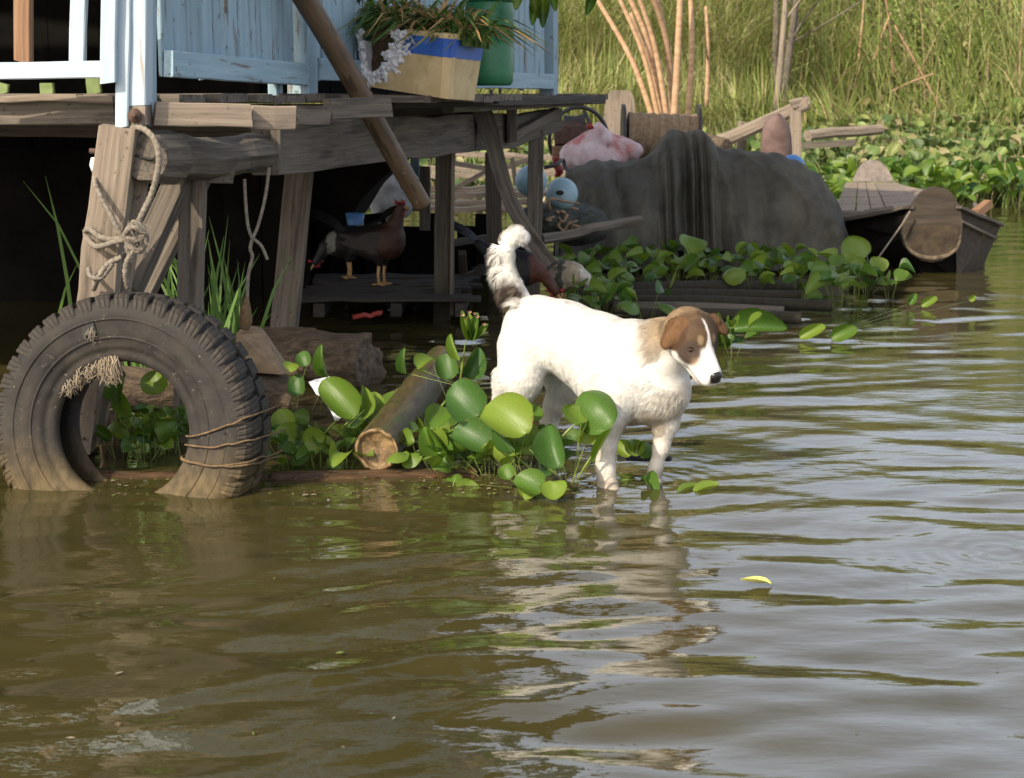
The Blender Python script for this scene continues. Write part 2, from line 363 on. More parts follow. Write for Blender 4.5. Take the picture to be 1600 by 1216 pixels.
M_blade = pmat('grass_blades', (.8, .8, .8), (1, 1, 1), (1, 1, 1), 3, 'object', .55, 0, vcol=True, trans=.3)
M_fol = pmat('far_leaves', (.7, .7, .7), (1, 1, 1), (1, 1, 1), 3, 'object', .5, 0, vcol=True, trans=.25)
M_bank = pmat('bank_soil', (.045, .05, .018), (.09, .08, .035), (1, 1, 1), 2, 'object', .95, .6, .05)
M_feather = pmat('feathers', (.7, .7, .7), (1, 1, 1), (1, 1, 1), 60, 'object', .6, .6, .004, vcol=True)
M_comb = pmat('red_comb', (.28, .016, .016), (.42, .03, .03), (1, 1, 1), 30, 'object', .5, .3, .002)
M_shank = pmat('yellow_shank', (.38, .22, .08), (.5, .32, .13), (1, 1, 1), 60, 'object', .6, .3, .001)

# ------------------------------------------------------------------ WATER: one sheet to the horizon
def wave(x, y):
    p = np.stack([x, y, np.zeros_like(x)], 1)
    rs = np.random.default_rng(11); h = np.zeros_like(x)
    wx = x + .10 * vnoise(p, 1.3, 3, 2); wy = y + .14 * vnoise(p * [.5, 1, 1], 1.1, 5, 2)
    for lam, s, n, spread in ((.75, .010, 5, .45), (.42, .018, 6, .38), (.26, .023, 7, .36), (.15, .018, 8, .45), (.09, .011, 7, .6)):
        for i in range(n):
            a = math.pi / 2 + rs.normal(0, spread); l = lam * rs.uniform(.8, 1.25); k = 2 * math.pi / l
            h += s / k * np.sin(k * (wx * math.cos(a) + wy * math.sin(a)) + rs.uniform(0, 7)) * 1.15
    env = np.clip(.68 + .75 * vnoise(p * [.45, .9, 1], 1.0, 9, 3), .12, 1.5)
    h *= env
    for (cx, cy, a, lam) in RINGS:
        r = np.hypot(x - cx, y - cy); h += a * np.sin(2 * math.pi * r / lam) * np.exp(-r / .22) * np.clip(r / .03, 0, 1)
    return h
_lf = W(1020, 752); _rf = W(947, 752)
RINGS = [(_lf[0], _lf[1], .0011, .052), (_rf[0], _rf[1], .0009, .05), (W(1560, 862)[0], W(1560, 862)[1], .0010, .045)]
def build_water():
    r = np.concatenate([[0.02, .3, .8], np.geomspace(1.5, 16, 560), np.geomspace(16.4, 40, 60), np.geomspace(45, 900, 20)])
    th = np.concatenate([np.linspace(-180, -27, 30)[:-1], np.linspace(-27, 27, 560), np.linspace(27, 180, 30)[1:-1]]) * math.pi / 180
    R, T = np.meshgrid(r, th, indexing='ij'); X = (R * np.sin(T)).ravel(); Y = (R * np.cos(T)).ravel()
    fade = np.clip((60 - np.hypot(X, Y)) / 40, 0, 1) * (np.hypot(X, Y) > .9) * np.where(np.abs(np.repeat(th[None], len(r), 0).ravel()) < .46, 1, 0)
    Z = wave(X, Y) * fade
    n, m = len(r), len(th)
    i = np.arange(n - 1)[:, None] * m; k = np.arange(m)[None]; k2 = (k + 1) % m
    F = np.stack([(i + k), (i + k2), (i + m + k2), (i + m + k)], -1).reshape(-1, 4)
    F = F[:, ::-1]
    m_, nt, b = newmat('muddy_river_water'); L = nt.links
    n1 = noise(nt, coords(nt, 'world', (1, 1, 1)), 1.1, 4)
    L.new(mix(nt, maprange(nt, n1, .3, .7), (.046, .039, .012), (.064, .054, .020)), b.inputs['Base Color'])
    b.inputs['Roughness'].default_value = .03; b.inputs['IOR'].default_value = 1.78
    f = noise(nt, coords(nt, 'world', (1, 2.2, 1)), 13, 3, .5); f2 = noise(nt, coords(nt, 'world', (1, 1.8, 1)), 40, 2, .5)
    patch = maprange(nt, noise(nt, coords(nt, 'world', (.5, 1.2, 1)), 1.6, 3), .45, .65, .15, 1)
    hh = math_(nt, 'ADD', math_(nt, 'MULTIPLY', f, .5), math_(nt, 'MULTIPLY', math_(nt, 'MULTIPLY', f2, .13), patch))
    bp = NN(nt, 'ShaderNodeBump'); bp.inputs['Strength'].default_value = .5; bp.inputs['Distance'].default_value = .0048
    L.new(hh, bp.inputs['Height']); L.new(bp.outputs[0], b.inputs['Normal'])
    me = raw_mesh('water', np.stack([X, Y, Z], 1), F); me.polygons.foreach_set('use_smooth', [True] * len(me.polygons)); me.materials.append(m_)
    o = bpy.data.objects.new('water', me); COL.objects.link(o); tag(o, kind='structure')
build_water()
# ------------------------------------------------------------------ river bank terrain
def bank_z(x, y):
    e = 15.2 + .5 * np.sin(x * .5 + 1) + .3 * np.sin(x * 1.7) - .0 * x
    t = np.clip((y - e) / 9, 0, 1)
    return -.35 + .5 * np.clip((y - e) / 1.2 + .3, 0, 1) + 1.1 * t * t + .012 * np.clip(y - 26, 0, 200)
def build_bank():
    ys = np.concatenate([np.linspace(13.4, 32, 60), np.geomspace(33, 700, 16)]); xs = np.concatenate([np.geomspace(500, 22, 10) * -1, np.linspace(-20, 20, 70), np.geomspace(22, 500, 10)])
    Y, X = np.meshgrid(ys, xs, indexing='ij'); X = X.ravel(); Y = Y.ravel(); Z = bank_z(X, Y) + .08 * vnoise(np.stack([X, Y, X * 0], 1), 1.2, 2, 3)
    m = len(xs); i = np.arange(len(ys) - 1)[:, None] * m; k = np.arange(m - 1)[None]
    F = np.stack([i + k, i + k + 1, i + m + k + 1, i + m + k], -1).reshape(-1, 4)
    me = raw_mesh('river_bank', np.stack([X, Y, Z], 1), F); me.polygons.foreach_set('use_smooth', [True] * len(me.polygons)); me.materials.append(M_bank)
    o = bpy.data.objects.new('river_bank', me); COL.objects.link(o); tag(o, kind='structure')
build_bank()
# ------------------------------------------------------------------ vegetation on the bank
def g_blades(base, height, width, lean, az, col, segs=4, droop=1.0, tipcol=1.25, face=None):
    """many arching blades, all arrays of length n"""
    n = len(base); t = np.linspace(0, 1, segs + 1)
    d = np.stack([np.cos(az), np.sin(az), np.zeros(n)], 1)
    fa = az + math.pi / 2 if face is None else face
    s = np.stack([np.cos(fa), np.sin(fa), np.zeros(n)], 1)
    h = height[:, None] * (t - droop * .35 * lean[:, None] * t ** 3); o = height[:, None] * lean[:, None] * t ** 2
    c = base[:, None] + d[:, None] * o[..., None]; c[..., 2] += h
    wd = width[:, None] * np.array([.8, 1.0, .9, .65, .06][:segs + 1] if segs == 4 else np.linspace(1, .06, segs + 1))[None] / 2
    L_ = c - s[:, None] * wd[..., None]; R_ = c + s[:, None] * wd[..., None]
    V = np.stack([L_, R_], 2).reshape(-1, 3)
    k = 2 * (segs + 1); b = np.arange(n)[:, None] * k; j = np.arange(segs)[None] * 2
    F = np.stack([b + j, b + j + 1, b + j + 3, b + j + 2], -1).reshape(-1, 4)
    cc = col[:, None] * (1 + (tipcol - 1) * t[None, :, None]); C = np.repeat(cc, 2, 1).reshape(-1, 3)
    return V, F, C
def pal(n, cols, var=.15):
    cols = np.array(cols, float); c = cols[RNG.integers(0, len(cols), n)]; return c * (1 + RNG.normal(0, var, (n, 1)))
def grass():
    n = 100000
    y = 19.5 + 11 * RNG.random(n) ** 1.1; x = RNG.uniform(-.22, .40, n) * y
    kk = (x / y < .15) | (RNG.random(n) < np.where(x / y < .2, .4, .13)); x, y = x[kk], y[kk]; n = len(x)
    p = np.stack([x, y, np.zeros(n)], 1); p[:, 2] = bank_z(x, y) - .05
    clump = vnoise(p, .9, 4, 2); clump2 = vnoise(p, .35, 8, 2)
    u = x / y
    hgt = (1.5 + 1.5 * RNG.random(n)) * (1 + .35 * clump); hgt *= np.where(y < 21, .5, np.where(y < 23.5, 1, 1.75)) * np.where(u > .16, .8, 1)
    az = RNG.uniform(0, 2 * math.pi, n) * .5 + clump2 * 3 + 2.5
    col = pal(n, [(.27, .31, .08), (.34, .38, .12), (.40, .42, .16), (.20, .25, .06), (.50, .46, .24)], .2)
    right = (u > .14)[:, None]; col = np.where(right, col * [.72, .8, .6], col)
    dry = RNG.random(n) < np.where(u > .16, .16, .05); col[dry] = np.array([.42, .31, .17]) * (1 + RNG.normal(0, .2, (dry.sum(), 1)))
    V, F, C = g_blades(p, hgt, RNG.uniform(.008, .018, n), np.clip(RNG.normal(.5, .25, n), .05, 1), az, col, droop=1.6, face=RNG.uniform(-.6, .6, n))
    mk('tall_grass', V, F, M_blade, None, False, None, C, kind='stuff', label='tall pale green grass covering the far river bank')
grass()
def leaf_quads(c, size, col, seed=0, nrm=None):
    n = len(c); a = RNG.normal(size=(n, 3)); a /= np.linalg.norm(a, axis=1)[:, None]; b = RNG.normal(size=(n, 3)); b[:, 2] += .0
    nn = np.cross(a, b); nn[:, 2] = np.abs(nn[:, 2]) + .2; nn[:, 1] -= .5
    nn /= np.linalg.norm(nn, axis=1)[:, None]; a = np.cross(nn, b); a /= np.linalg.norm(a, axis=1)[:, None]; b = np.cross(nn, a)
    s = size[:, None]
    V = np.stack([c - a * s, c + b * s * .5 + nn * s * .12, c + a * s, c - b * s * .5 + nn * s * .12], 1).reshape(-1, 3)
    F = (np.arange(n)[:, None] * 4 + np.arange(4)[None]); return V, F, np.repeat(col, 4, 0)
def bush(px, Y, z0, wd, ht, n, cols, label, group, size=.05):
    """one bush: woody stems and a crown of leaves gathered in clumps"""
    cx = (px - 800) / FPX * Y; t = thing('bush', label, 'bush', (cx, Y, z0), group)
    mb = MB(); tips = []
    for i in range(7):
        a = RNG.uniform(0, 6.28); e = V3(cx + math.cos(a) * wd * .35, Y + math.sin(a) * wd * .3, z0 + ht * RNG.uniform(.6, .95))
        V, F, pc = g_tube(smooth_path([(cx, Y, z0), (cx + math.cos(a) * wd * .1, Y, z0 + ht * .4), e], 8), [.03, .01], 5, seed=i); mb.add(V, F, pc)
    mb.build('stem', M_woodd, t, True)
    k = max(10, n // 90); cen = RNG.normal(size=(k, 3)); cen /= np.linalg.norm(cen, axis=1)[:, None]; cen *= RNG.uniform(.45, 1, (k, 1)) ** .5
    cen = cen * [wd * .5, wd * .45, ht * .5] + [cx, Y, z0 + ht * .52]
    ci = RNG.integers(0, k, n); rad = RNG.uniform(.12, .3, k)[ci]
    c = cen[ci] + RNG.normal(size=(n, 3)) * rad[:, None] * [1, 1, .75]; c[:, 2] = np.maximum(c[:, 2], z0 + .02)
    kb = RNG.uniform(.8, 1.2, k)[ci][:, None]
    V, F, C = leaf_quads(c, RNG.uniform(.5, 1.1, n) * size, pal(n, cols, .2) * kb)
    mk('foliage', V, F, M_fol, t, False, None, C)
G1 = [(.10, .17, .03), (.14, .23, .045), (.19, .28, .06), (.25, .31, .08)]
G2 = [(.16, .23, .04), (.22, .29, .06), (.27, .33, .08), (.36, .34, .12)]
_bl = ['dark green leafy bush rising behind the tall bank grass']
for i, (px, Y, wd, ht, n, g) in enumerate([(1290, 27, 2.2, 3.6, 3000, G1), (1400, 25.5, 2.0, 3.2, 3200, G1), (1490, 26.5, 2.3, 3.8, 3400, G1), (1570, 25, 2.0, 3.4, 3200, G1), (1650, 26, 2.2, 3.9, 2600, G1),
        (1740, 25.5, 2.4, 3.6, 1800, G1), (1180, 29.5, 2.6, 4.0, 2400, G1), (1060, 31, 3, 3.6, 1800, G1), (1550, 23.5, 1.6, 1.5, 2200, G2), (1440, 23, 1.5, 1.1, 1800, G2), (1330, 23.5, 1.4, 1.2, 1600, G2)]):
    bush(px, Y, float(bank_z(np.array([(px - 800) / FPX * Y]), np.array([Y]))[0]) - .05, wd, ht, n, g,
         _bl[0] if ht > 2 else 'low yellow green bush at the foot of the taller bank bushes', 'tall bushes on the far bank' if ht > 2 else 'low bushes on the far bank', .055)

# a hyacinth blade: rounded, cupped, fanned veins. local: base at 0, grows +Y, upper side +Z
def leaf_mesh(seed, cup=.3, curl=.25, asp=1.0, nu=12, nv=12, wav=.03):
    rs = np.random.default_rng(seed); V = []; pc = []; C = []
    ph = rs.uniform(0, 6, 3)
    for j in range(nv + 1):
        v = j / nv
        yy = (1 - math.cos(math.pi * v)) / 2; wv = asp * .57 * math.sin(math.pi * min(1, max(.0, v))) * (1.10 - .22 * yy) * (.5 + .5 * min(1, yy / .22)) + (.035 if j == 0 else .0)
        for i in range(nu + 1):
            u = i / nu * 2 - 1
            x = u * wv * (1 + .05 * math.sin(v * 7 + ph[2])); y = yy - .10 * abs(u) ** 1.5 * math.exp(-((v - .25) / .2) ** 2)
            z = cup * x * x * 1.6 - curl * (yy - .25) ** 2 * (1 if yy > .25 else -.3) + wav * math.sin(4 * v + ph[0] + 2 * u) * abs(u) + wav * .35 * math.sin(3 * u + ph[1] + 3 * v)
            V.append((x, y, z)); pc.append((u, v, 0)); e = max(0, abs(u) - .8) * 2
            edge = 1 - .15 * (1 if abs(u) > .93 or v > .96 else 0); C.append((edge, edge, edge))
    V = np.array(V); F = [(j * (nu + 1) + i, j * (nu + 1) + i + 1, (j + 1) * (nu + 1) + i + 1, (j + 1) * (nu + 1) + i) for j in range(nv) for i in range(nu)]
    me = raw_mesh('leaf', V, F); attrs(me, np.array(pc), np.array(C)); me.polygons.foreach_set('use_smooth', [True] * len(me.polygons)); me.materials.append(M_leaf)
    return me
LEAVES = [leaf_mesh(1, .75, .35, wav=.06), leaf_mesh(2, 1.2, .7, .9, wav=.05), leaf_mesh(3, .5, -.35, 1.05, wav=.07), leaf_mesh(4, 1.7, .45, .78, wav=.06), leaf_mesh(5, -.6, .9, .95, wav=.09), leaf_mesh(6, 2.2, .2, .62, wav=.05)]
LEAVES_LOW = [leaf_mesh(11 + i, .5 + .3 * i, .3 - .25 * i, .95 - .08 * i, 4, 5) for i in range(4)]
def place_leaf(parent, base, tip, width, nrm=(0, -.5, .8), variant=0, low=False):
    base = np.asarray(base, float); tip = np.asarray(tip, float); y = tip - base; Ln = np.linalg.norm(y); y /= Ln
    z = np.asarray(nrm, float); z = unit(z - y * z.dot(y)); x = np.cross(y, z)
    M = np.eye(4); M[:3, 0] = x * width / 1.1; M[:3, 1] = y * Ln; M[:3, 2] = z * (Ln + width) / 2; M[:3, 3] = base
    return inst('leaf', (LEAVES_LOW if low else LEAVES)[variant % (4 if low else 6)], parent, M)
_stalk = {}
def stalk_mesh(kind):
    if kind not in _stalk:
        rad = {'thin': [.07, .06, .05, .05, .04], 'bulb': [.06, .09, .14, .1, .045, .04]}[kind]
        pts = [(0, 0, 0), (.0, .06, .35), (0, .05, .7), (0, 0, 1)]
        V, F, pc = g_tube(smooth_path(pts, 9), np.array(rad), 7); me = raw_mesh('stalk', V, F)
        t = V[:, 2][:, None]; C = (1 - t) * V3(.75, .62, .5) + t * V3(1, 1, 1)
        attrs(me, pc, C); me.polygons.foreach_set('use_smooth', [True] * len(me.polygons)); me.materials.append(M_stalk); _stalk[kind] = me
    return _stalk[kind]
def place_stalk(parent, a, b, kind='thin', thick=1.0):
    a = np.asarray(a, float); b = np.asarray(b, float); z = b - a; L_ = np.linalg.norm(z); z = z / L_
    x = unit(np.cross((0, 1, .1), z) if abs(z[1]) < .9 else np.cross((1, 0, 0), z)); y = np.cross(z, x)
    M = np.eye(4); s = thick * .085; M[:3, 0] = x * s; M[:3, 1] = y * s; M[:3, 2] = z * L_; M[:3, 3] = a
    return inst('stalk', stalk_mesh(kind), parent, M)
def plant_random(x, y, z, n, hgt, size, label, group, low=False, spread=1.0, upright=.5, name='water_hyacinth'):
    t = thing(name, label, 'water plant', (x, y, z), group)
    a0 = RNG.uniform(0, 6.28)
    for i in range(n):
        a = a0 + i * 2.4 + RNG.normal(0, .3); r = RNG.uniform(.25, 1) * hgt * .7 * spread; hh = hgt * RNG.uniform(.35, 1)
        root = V3(x + math.cos(a) * .015, y + math.sin(a) * .015, z - .01)
        b = V3(x + math.cos(a) * r, y + math.sin(a) * r, z + hh)
        s = size * RNG.uniform(.7, 1.15); out = V3(math.cos(a), math.sin(a), upright * RNG.uniform(-.2, 1.8)); out = unit(out)
        nr = V3(-math.cos(a) * .5, -math.sin(a) * .5 - .35, .9) + RNG.normal(0, .3, 3)
        place_leaf(t, b, b + out * s, s * RNG.uniform(.8, 1.1), nr, int(RNG.integers(0, 6)), low)
        place_stalk(t, root, b, 'bulb' if RNG.random() < .35 else 'thin', .12 + .03 * size / .1)
    return t
# far mat of water hyacinth: one uncountable mass of leaves, the nearest edge made of separate plants
def far_mat():
    protoV = []; 
    for s in range(4):
        V = np.array([v.co[:] for v in LEAVES_LOW[s].vertices]); protoV.append(V)
    F0 = np.array([p.vertices[:] for p in LEAVES_LOW[0].polygons])
    n = 20000; y = 15.3 + 8.2 * RNG.random(n) ** .9; x = RNG.uniform(-.13, .42, n) * y
    z = bank_z(x, y); e = z > -.12; x, y, z = x[e], y[e], np.maximum(z[e], 0); n = len(x)
    p = np.stack([x, y, z], 1); cl = vnoise(p, 1.6, 6, 3)
    p[:, 2] += np.clip(.25 + .22 * cl, .04, .5) * RNG.uniform(.2, 1.1, n)
    keep = (RNG.random(n) < np.where(x / y > .15, 1, .35)); p = p[keep]; cl = cl[keep]; n = len(p)
    size = RNG.uniform(.07, .15, n)
    az = RNG.uniform(0, 6.28, n); yv = np.stack([np.cos(az), np.sin(az), RNG.uniform(-.1, 1.2, n)], 1); yv /= np.linalg.norm(yv, axis=1)[:, None]
    zv = np.stack([-np.cos(az) * .3, -np.sin(az) * .3 - .5, np.full(n, .9)], 1) + RNG.normal(0, .35, (n, 3)); zv -= yv * (zv * yv).sum(1)[:, None]; zv /= np.linalg.norm(zv, axis=1)[:, None]
    xv = np.cross(yv, zv)
    pr = np.array(protoV)[RNG.integers(0, 4, n)]
    V = p[:, None] + size[:, None, None] * (pr[..., 0:1] * xv[:, None] + pr[..., 1:2] * yv[:, None] + pr[..., 2:3] * zv[:, None])
    k = pr.shape[1]; F = (np.arange(n)[:, None, None] * k + F0[None]).reshape(-1, 4)
    C = pal(n, [(.11, .18, .04), (.15, .23, .055), (.21, .28, .075), (.26, .30, .09), (.08, .14, .04), (.34, .30, .14)], .15)
    far = np.clip((p[:, 1] - 19) / 4, 0, 1)[:, None]; C = C * (1 - far * .0) * [1, 1, 1] + far * V3(.05, .02, .01)
    mk('hyacinth_mat', V.reshape(-1, 3), F, M_fol, None, True, None, np.repeat(C, k, 0), kind='stuff', label='dense mat of water hyacinth along the far shore')
    # stalks and straw in the mat
    m = 9000; y = 15.5 + 8 * RNG.random(m); x = RNG.uniform(-.13, .42, m) * y; q = np.stack([x, y, np.maximum(bank_z(x, y), 0)], 1)
    V, F, C = g_blades(q, RNG.uniform(.15, .5, m), RNG.uniform(.01, .02, m), RNG.uniform(0, .8, m), RNG.uniform(0, 6.28, m), pal(m, [(.28, .34, .1), (.2, .3, .07), (.45, .36, .2)], .2), segs=2, face=RNG.uniform(-.5, .5, m))
    mk('straw', V, F, M_blade, None, False, None, C, kind='stuff', label='thin stems and straw standing in the far hyacinth mat')
far_mat()
# dry canes standing on the bank
def cane(pts, r0, r1, label, group=None, name='dry_cane', cat='cane', mat=None, twigs=0):
    P_ = [P(*p) for p in pts]; n = 16
    t = thing(name, label, cat, P_[0], group)
    path = smooth_path(P_, n); V, F, pc = g_tube(path, [r0, r1], 7, seed=int(RNG.integers(99))); mk('stem', V, F, mat or M_cane, t, True, pc)
    for k in range(twigs):
        i = int(RNG.integers(n // 3, n - 1)); a = path[i]; d = V3(RNG.normal(0, .5), RNG.normal(0, .3), .8)
        V, F, pc = g_tube(smooth_path([a, a + d * .35, a + d * .7 + RNG.normal(0, .08, 3)], 7), [r1 * .6, r1 * .2], 5); mk('twig', V, F, mat or M_cane, t, True, pc)
for i, (a, b, c, r) in enumerate([((1022, 190, 17.5), (985, 90, 17.6), (915, -30, 17.8), .034), ((1030, 190, 17.4), (1003, 80, 17.4), (955, -30, 17.4), .03),
        ((1036, 190, 17.6), (1010, 60, 17.6), (965, -40, 17.7), .036), ((1043, 190, 17.3), (1022, 70, 17.3), (985, -40, 17.2), .032), ((1052, 190, 17.5), (1040, 60, 17.5), (1005, -40, 17.4), .038),
        ((1060, 190, 17.6), (1046, 90, 17.6), (1020, -40, 17.6), .03), ((1048, 190, 17.9), (1020, 110, 17.9), (985, 20, 17.9), .028)]):
    cane((a, b, c), r, r * .7, 'thick tan cane in the leaning bundle of canes behind the cord reel', 'leaning canes in the bundle')
cane(((1053, 190, 17.0), (1059, 80, 17.0), (1064, -30, 17.0)), .04, .032, 'pale straight cane, first upright stem right of the leaning bundle')
cane(((1074, 190, 17.2), (1081, 80, 17.2), (1078, -30, 17.3)), .034, .026, 'reddish upright cane just right of the pale straight one')
cane(((1104, 165, 18.5), (1106, 80, 18.5), (1103, 10, 18.5)), .026, .018, 'short thin broken cane with bare tip standing alone in the grass', twigs=1)
cane(((1212, 175, 20.0), (1222, 70, 20.0), (1230, -40, 20.1)), .045, .03, 'pale bare trunk, the lightest of the three stems behind the fence log', name='sapling', cat='sapling', mat=M_woodl, twigs=2)
cane(((1222, 170, 20.5), (1236, 60, 20.5), (1250, -40, 20.6)), .05, .035, 'grey bare trunk leaning right behind the pale one', name='sapling', cat='sapling', mat=M_wood, twigs=3)
cane(((1208, 165, 20.8), (1212, 60, 20.8), (1214, -40, 20.9)), .045, .035, 'grey upright trunk left of the pale one', name='sapling', cat='sapling', mat=M_wood, twigs=2)
for (a, b, c, lab) in [((1335, 150, 21.5), (1345, 60, 21.5), (1352, -30, 21.5), 'thin straw stem standing left of the forked dry reed'),
                  ((1395, 120, 21.5), (1390, 40, 21.5), (1378, -30, 21.5), 'tall dry reed in the middle of the green bank bushes'),
                  ((1365, 95, 21.3), (1380, 50, 21.3), (1392, 20, 21.3), 'short straw leaning right against the tall dry reed'),
                  ((1470, 172, 21), (1440, 115, 21), (1398, 40, 21), 'long straw leaning left across the bank bushes'),
                  ((1390, 145, 21), (1420, 130, 21), (1460, 115, 21), 'fallen straw lying nearly level in the bank bushes')]:
    cane((a, b, c), .02, .012, lab, name='dry_reed', cat='reed')

# ------------------------------------------------------------------ THE HOUSE ON STILTS
S_ = unit((.305, .952, 0)); T_ = unit((-.952, .305, 0)); HC = V3(-1.07, 4.72, 0)
def H(a, b, z): return HC + S_ * a + T_ * b + V3(0, 0, z)
house = thing('stilt_house', 'weathered wooden house on stilts with a pale blue porch above the water', 'house', (-1.5, 6.5, 0))
# deck boards: run along the front direction, butted, uneven ends over the water side
DZ = 1.035
a = .0; i = 0
while a < 4.3:
    wdt = .13 + .015 * math.sin(i * 3.1); over = -.02 - .06 * abs(math.sin(i * 1.7)) if a < 1.4 else (-.34 if 1.4 <= a < 2.6 else -.05 - .07 * abs(math.sin(i * 2.3)))
    plank('deck_board', H(a + wdt / 2, over, DZ - .014 + .003 * math.sin(i * 5)), H(a + wdt / 2, 3.2, DZ - .014), wdt - .008, .026, M_wood, house, hint=S_, seg=.4)
    a += wdt; i += 1
for k in range(3): plank('deck_board', H(4.42 + k * .13, -.10 - .03 * k, DZ - .012), H(4.42 + k * .13, 1.2, DZ - .012), .12, .03, M_wood, house, hint=S_, seg=.4)
# edge boards as the photo shows them
def pb(name, a, b, w_px, th, mat, par=house, hint=(0, 0, 1), **k):
    pa, pb_ = P(*a), P(*b); wd = w_px * (a[2] + b[2]) / 2 / FPX; return plank(name, pa, pb_, wd, th, mat, par, hint, **k)
pb('edge_board', (241, 179, 4.66), (391, 181, 4.76), 36, .035, M_woodl)
pb('edge_board', (391.5, 184, 4.80), (459, 184, 4.86), 36, .035, M_woodl)
pb('edge_board', (461, 180, 5.2), (512, 181, 5.3), 30, .03, M_wood)
pb('edge_board', (512, 171, 5.5), (606, 168, 5.7), 31, .04, M_wood)
pb('edge_board', (-60, 178, 4.86), (181, 175, 4.74), 36, .03, M_wood)
pb('edge_board', (-40, 153, 4.80), (126, 153, 4.74), 11, .05, M_woodl)
pb('edge_board', (127, 155, 4.74), (181, 156, 4.72), 11, .05, M_woodl)
pb('edge_board', (606, 160, 6.1), (940, 156, 8.9), 14, .05, M_woodd)
pb('edge_board', (700, 168, 6.9), (905, 160, 8.6), 14, .05, M_wood)
pb('edge_board', (430, 152, 5.6), (620, 152, 6.4), 10, .05, M_woodd)
# joists / beams
V, F, pc = g_tube(smooth_path([P(236, 248, 4.67), P(320, 246, 4.95), P(395, 240, 5.2), P(416, 240, 5.27)], 26), [.078, .082, .080, .072, .05], 9, rough=.02, seed=5, flat=.8); mk('beam', V, F, M_wood, house, False, pc)
pb('beam', (412, 233, 5.35), (742, 206, 7.9), 66, .09, M_wood, seed=6, jit=.003, seg=.3)
pb('beam', (742, 207, 7.85), (800, 204, 8.2), 54, .07, M_wood, seed=8, jit=.003, seg=.3)
pb('beam', (795, 208, 8.2), (872, 186, 8.9), 46, .06, M_wood, seed=9, jit=.003, seg=.3, taper=.75)
pb('beam', (800, 213, 8.1), (868, 176, 8.7), 15, .05, M_wood, seed=10)
pb('beam', (412, 205, 5.5), (560, 192, 6.4), 26, .05, M_woodd, seed=11)
plank('beam', H(1.6, .1, .93), H(1.6, 3.2, .93), .12, .08, M_woodd, house)
plank('beam', H(3.2, .1, .93), H(3.2, 3.2, .93), .12, .08, M_woodd, house)
# log end of the big beam
V, F, pc = g_tube([P(226, 247, 4.60), P(228, 247, 4.63), P(262, 247, 4.75)], [.064, .074, .078], 11, rough=.006, seed=4); mk('beam_end', V, F, M_wood, house, False, pc)
tube('crack', [P(198, 247, 4.605), P(210, 243, 4.60), P(222, 246, 4.595), P(238, 250, 4.595), P(243, 243, 4.60)], [.001, .004, .0035, .004, .001], M_black, house, n=12, sides=5)
tube('crack', [P(325, 258, 4.88), P(350, 262, 4.96), P(372, 262, 5.03), P(400, 266, 5.1)], [.001, .005, .006, .002], M_black, house, n=12, sides=5)
# posts
pb('stilt', (188, 198, 4.60), (118, 700, 4.66), 58, .06, M_woodl, hint=(1, 0, 0), seed=21, taper=1.02, jit=.003)
pb('stilt', (214, 268, 4.70), (140, 690, 4.74), 40, .05, M_woodl, hint=(1, 0, 0), seed=22)
pb('brace', (285, 268, 4.95), (202, 452, 4.80), 38, .05, M_wood, hint=(1, 0, .3), seed=23)
pb('brace', (318, 268, 5.1), (215, 480, 5.0), 30, .05, M_wood, hint=(1, 0, .3), seed=24)
pb('stilt', (303, 262, 4.95), (290, 690, 4.95), 38, .055, M_wood, hint=(1, 0, 0), seed=25)
pb('brace', (285, 276, 4.97), (365, 276, 5.0), 20, .07, M_wood, hint=(0, 0, 1), seed=26)
pb('stilt', (470, 255, 6.3), (443, 524, 6.3), 42, .06, M_wood, hint=(1, 0, 0), seed=27)
pb('stilt', (696, 176, 7.75), (691, 500, 7.75), 27, .08, M_woodd, hint=(1, 0, 0), seed=28)
pb('stilt_edge', (708, 232, 7.7), (706, 492, 7.7), 6, .03, M_wood, hint=(1, 0, 0), seed=30)
pb('stilt', (838, 205, 8.6), (832, 470, 8.6), 24, .07, M_wood, hint=(1, 0, 0), seed=29)
pb('stilt', (770, 238, 8.4), (775, 480, 8.4), 24, .06, M_woodd, hint=(1, 0, 0), seed=31)
plank('stilt', P(648, 236, 9.5), P(651, 330, 9.5), .05, .05, M_blue, house, hint=(1, 0, 0), seed=33)
plank('stilt', P(664, 260, 9.4), P(664, 360, 9.4), .06, .05, M_wood, house, hint=(1, 0, 0), seed=34)
pb('bracket', (800, 166, 8.05), (800, 222, 8.05), 16, .06, M_wood, hint=(1, 0, 0), seed=35)
pb('bracket', (432, 198, 5.22), (433, 264, 5.24), 17, .05, M_wood, hint=(1, 0, 0), seed=36)
pb('bracket', (418, 200, 5.26), (418, 262, 5.28), 12, .05, M_wood, hint=(1, 0, 0), seed=37)
for (a_, b_) in ((4.1, 3.1),): plank('stilt', H(a_, b_, -.3), H(a_, b_, .9), .09, .09, M_woodd, house, hint=T_)
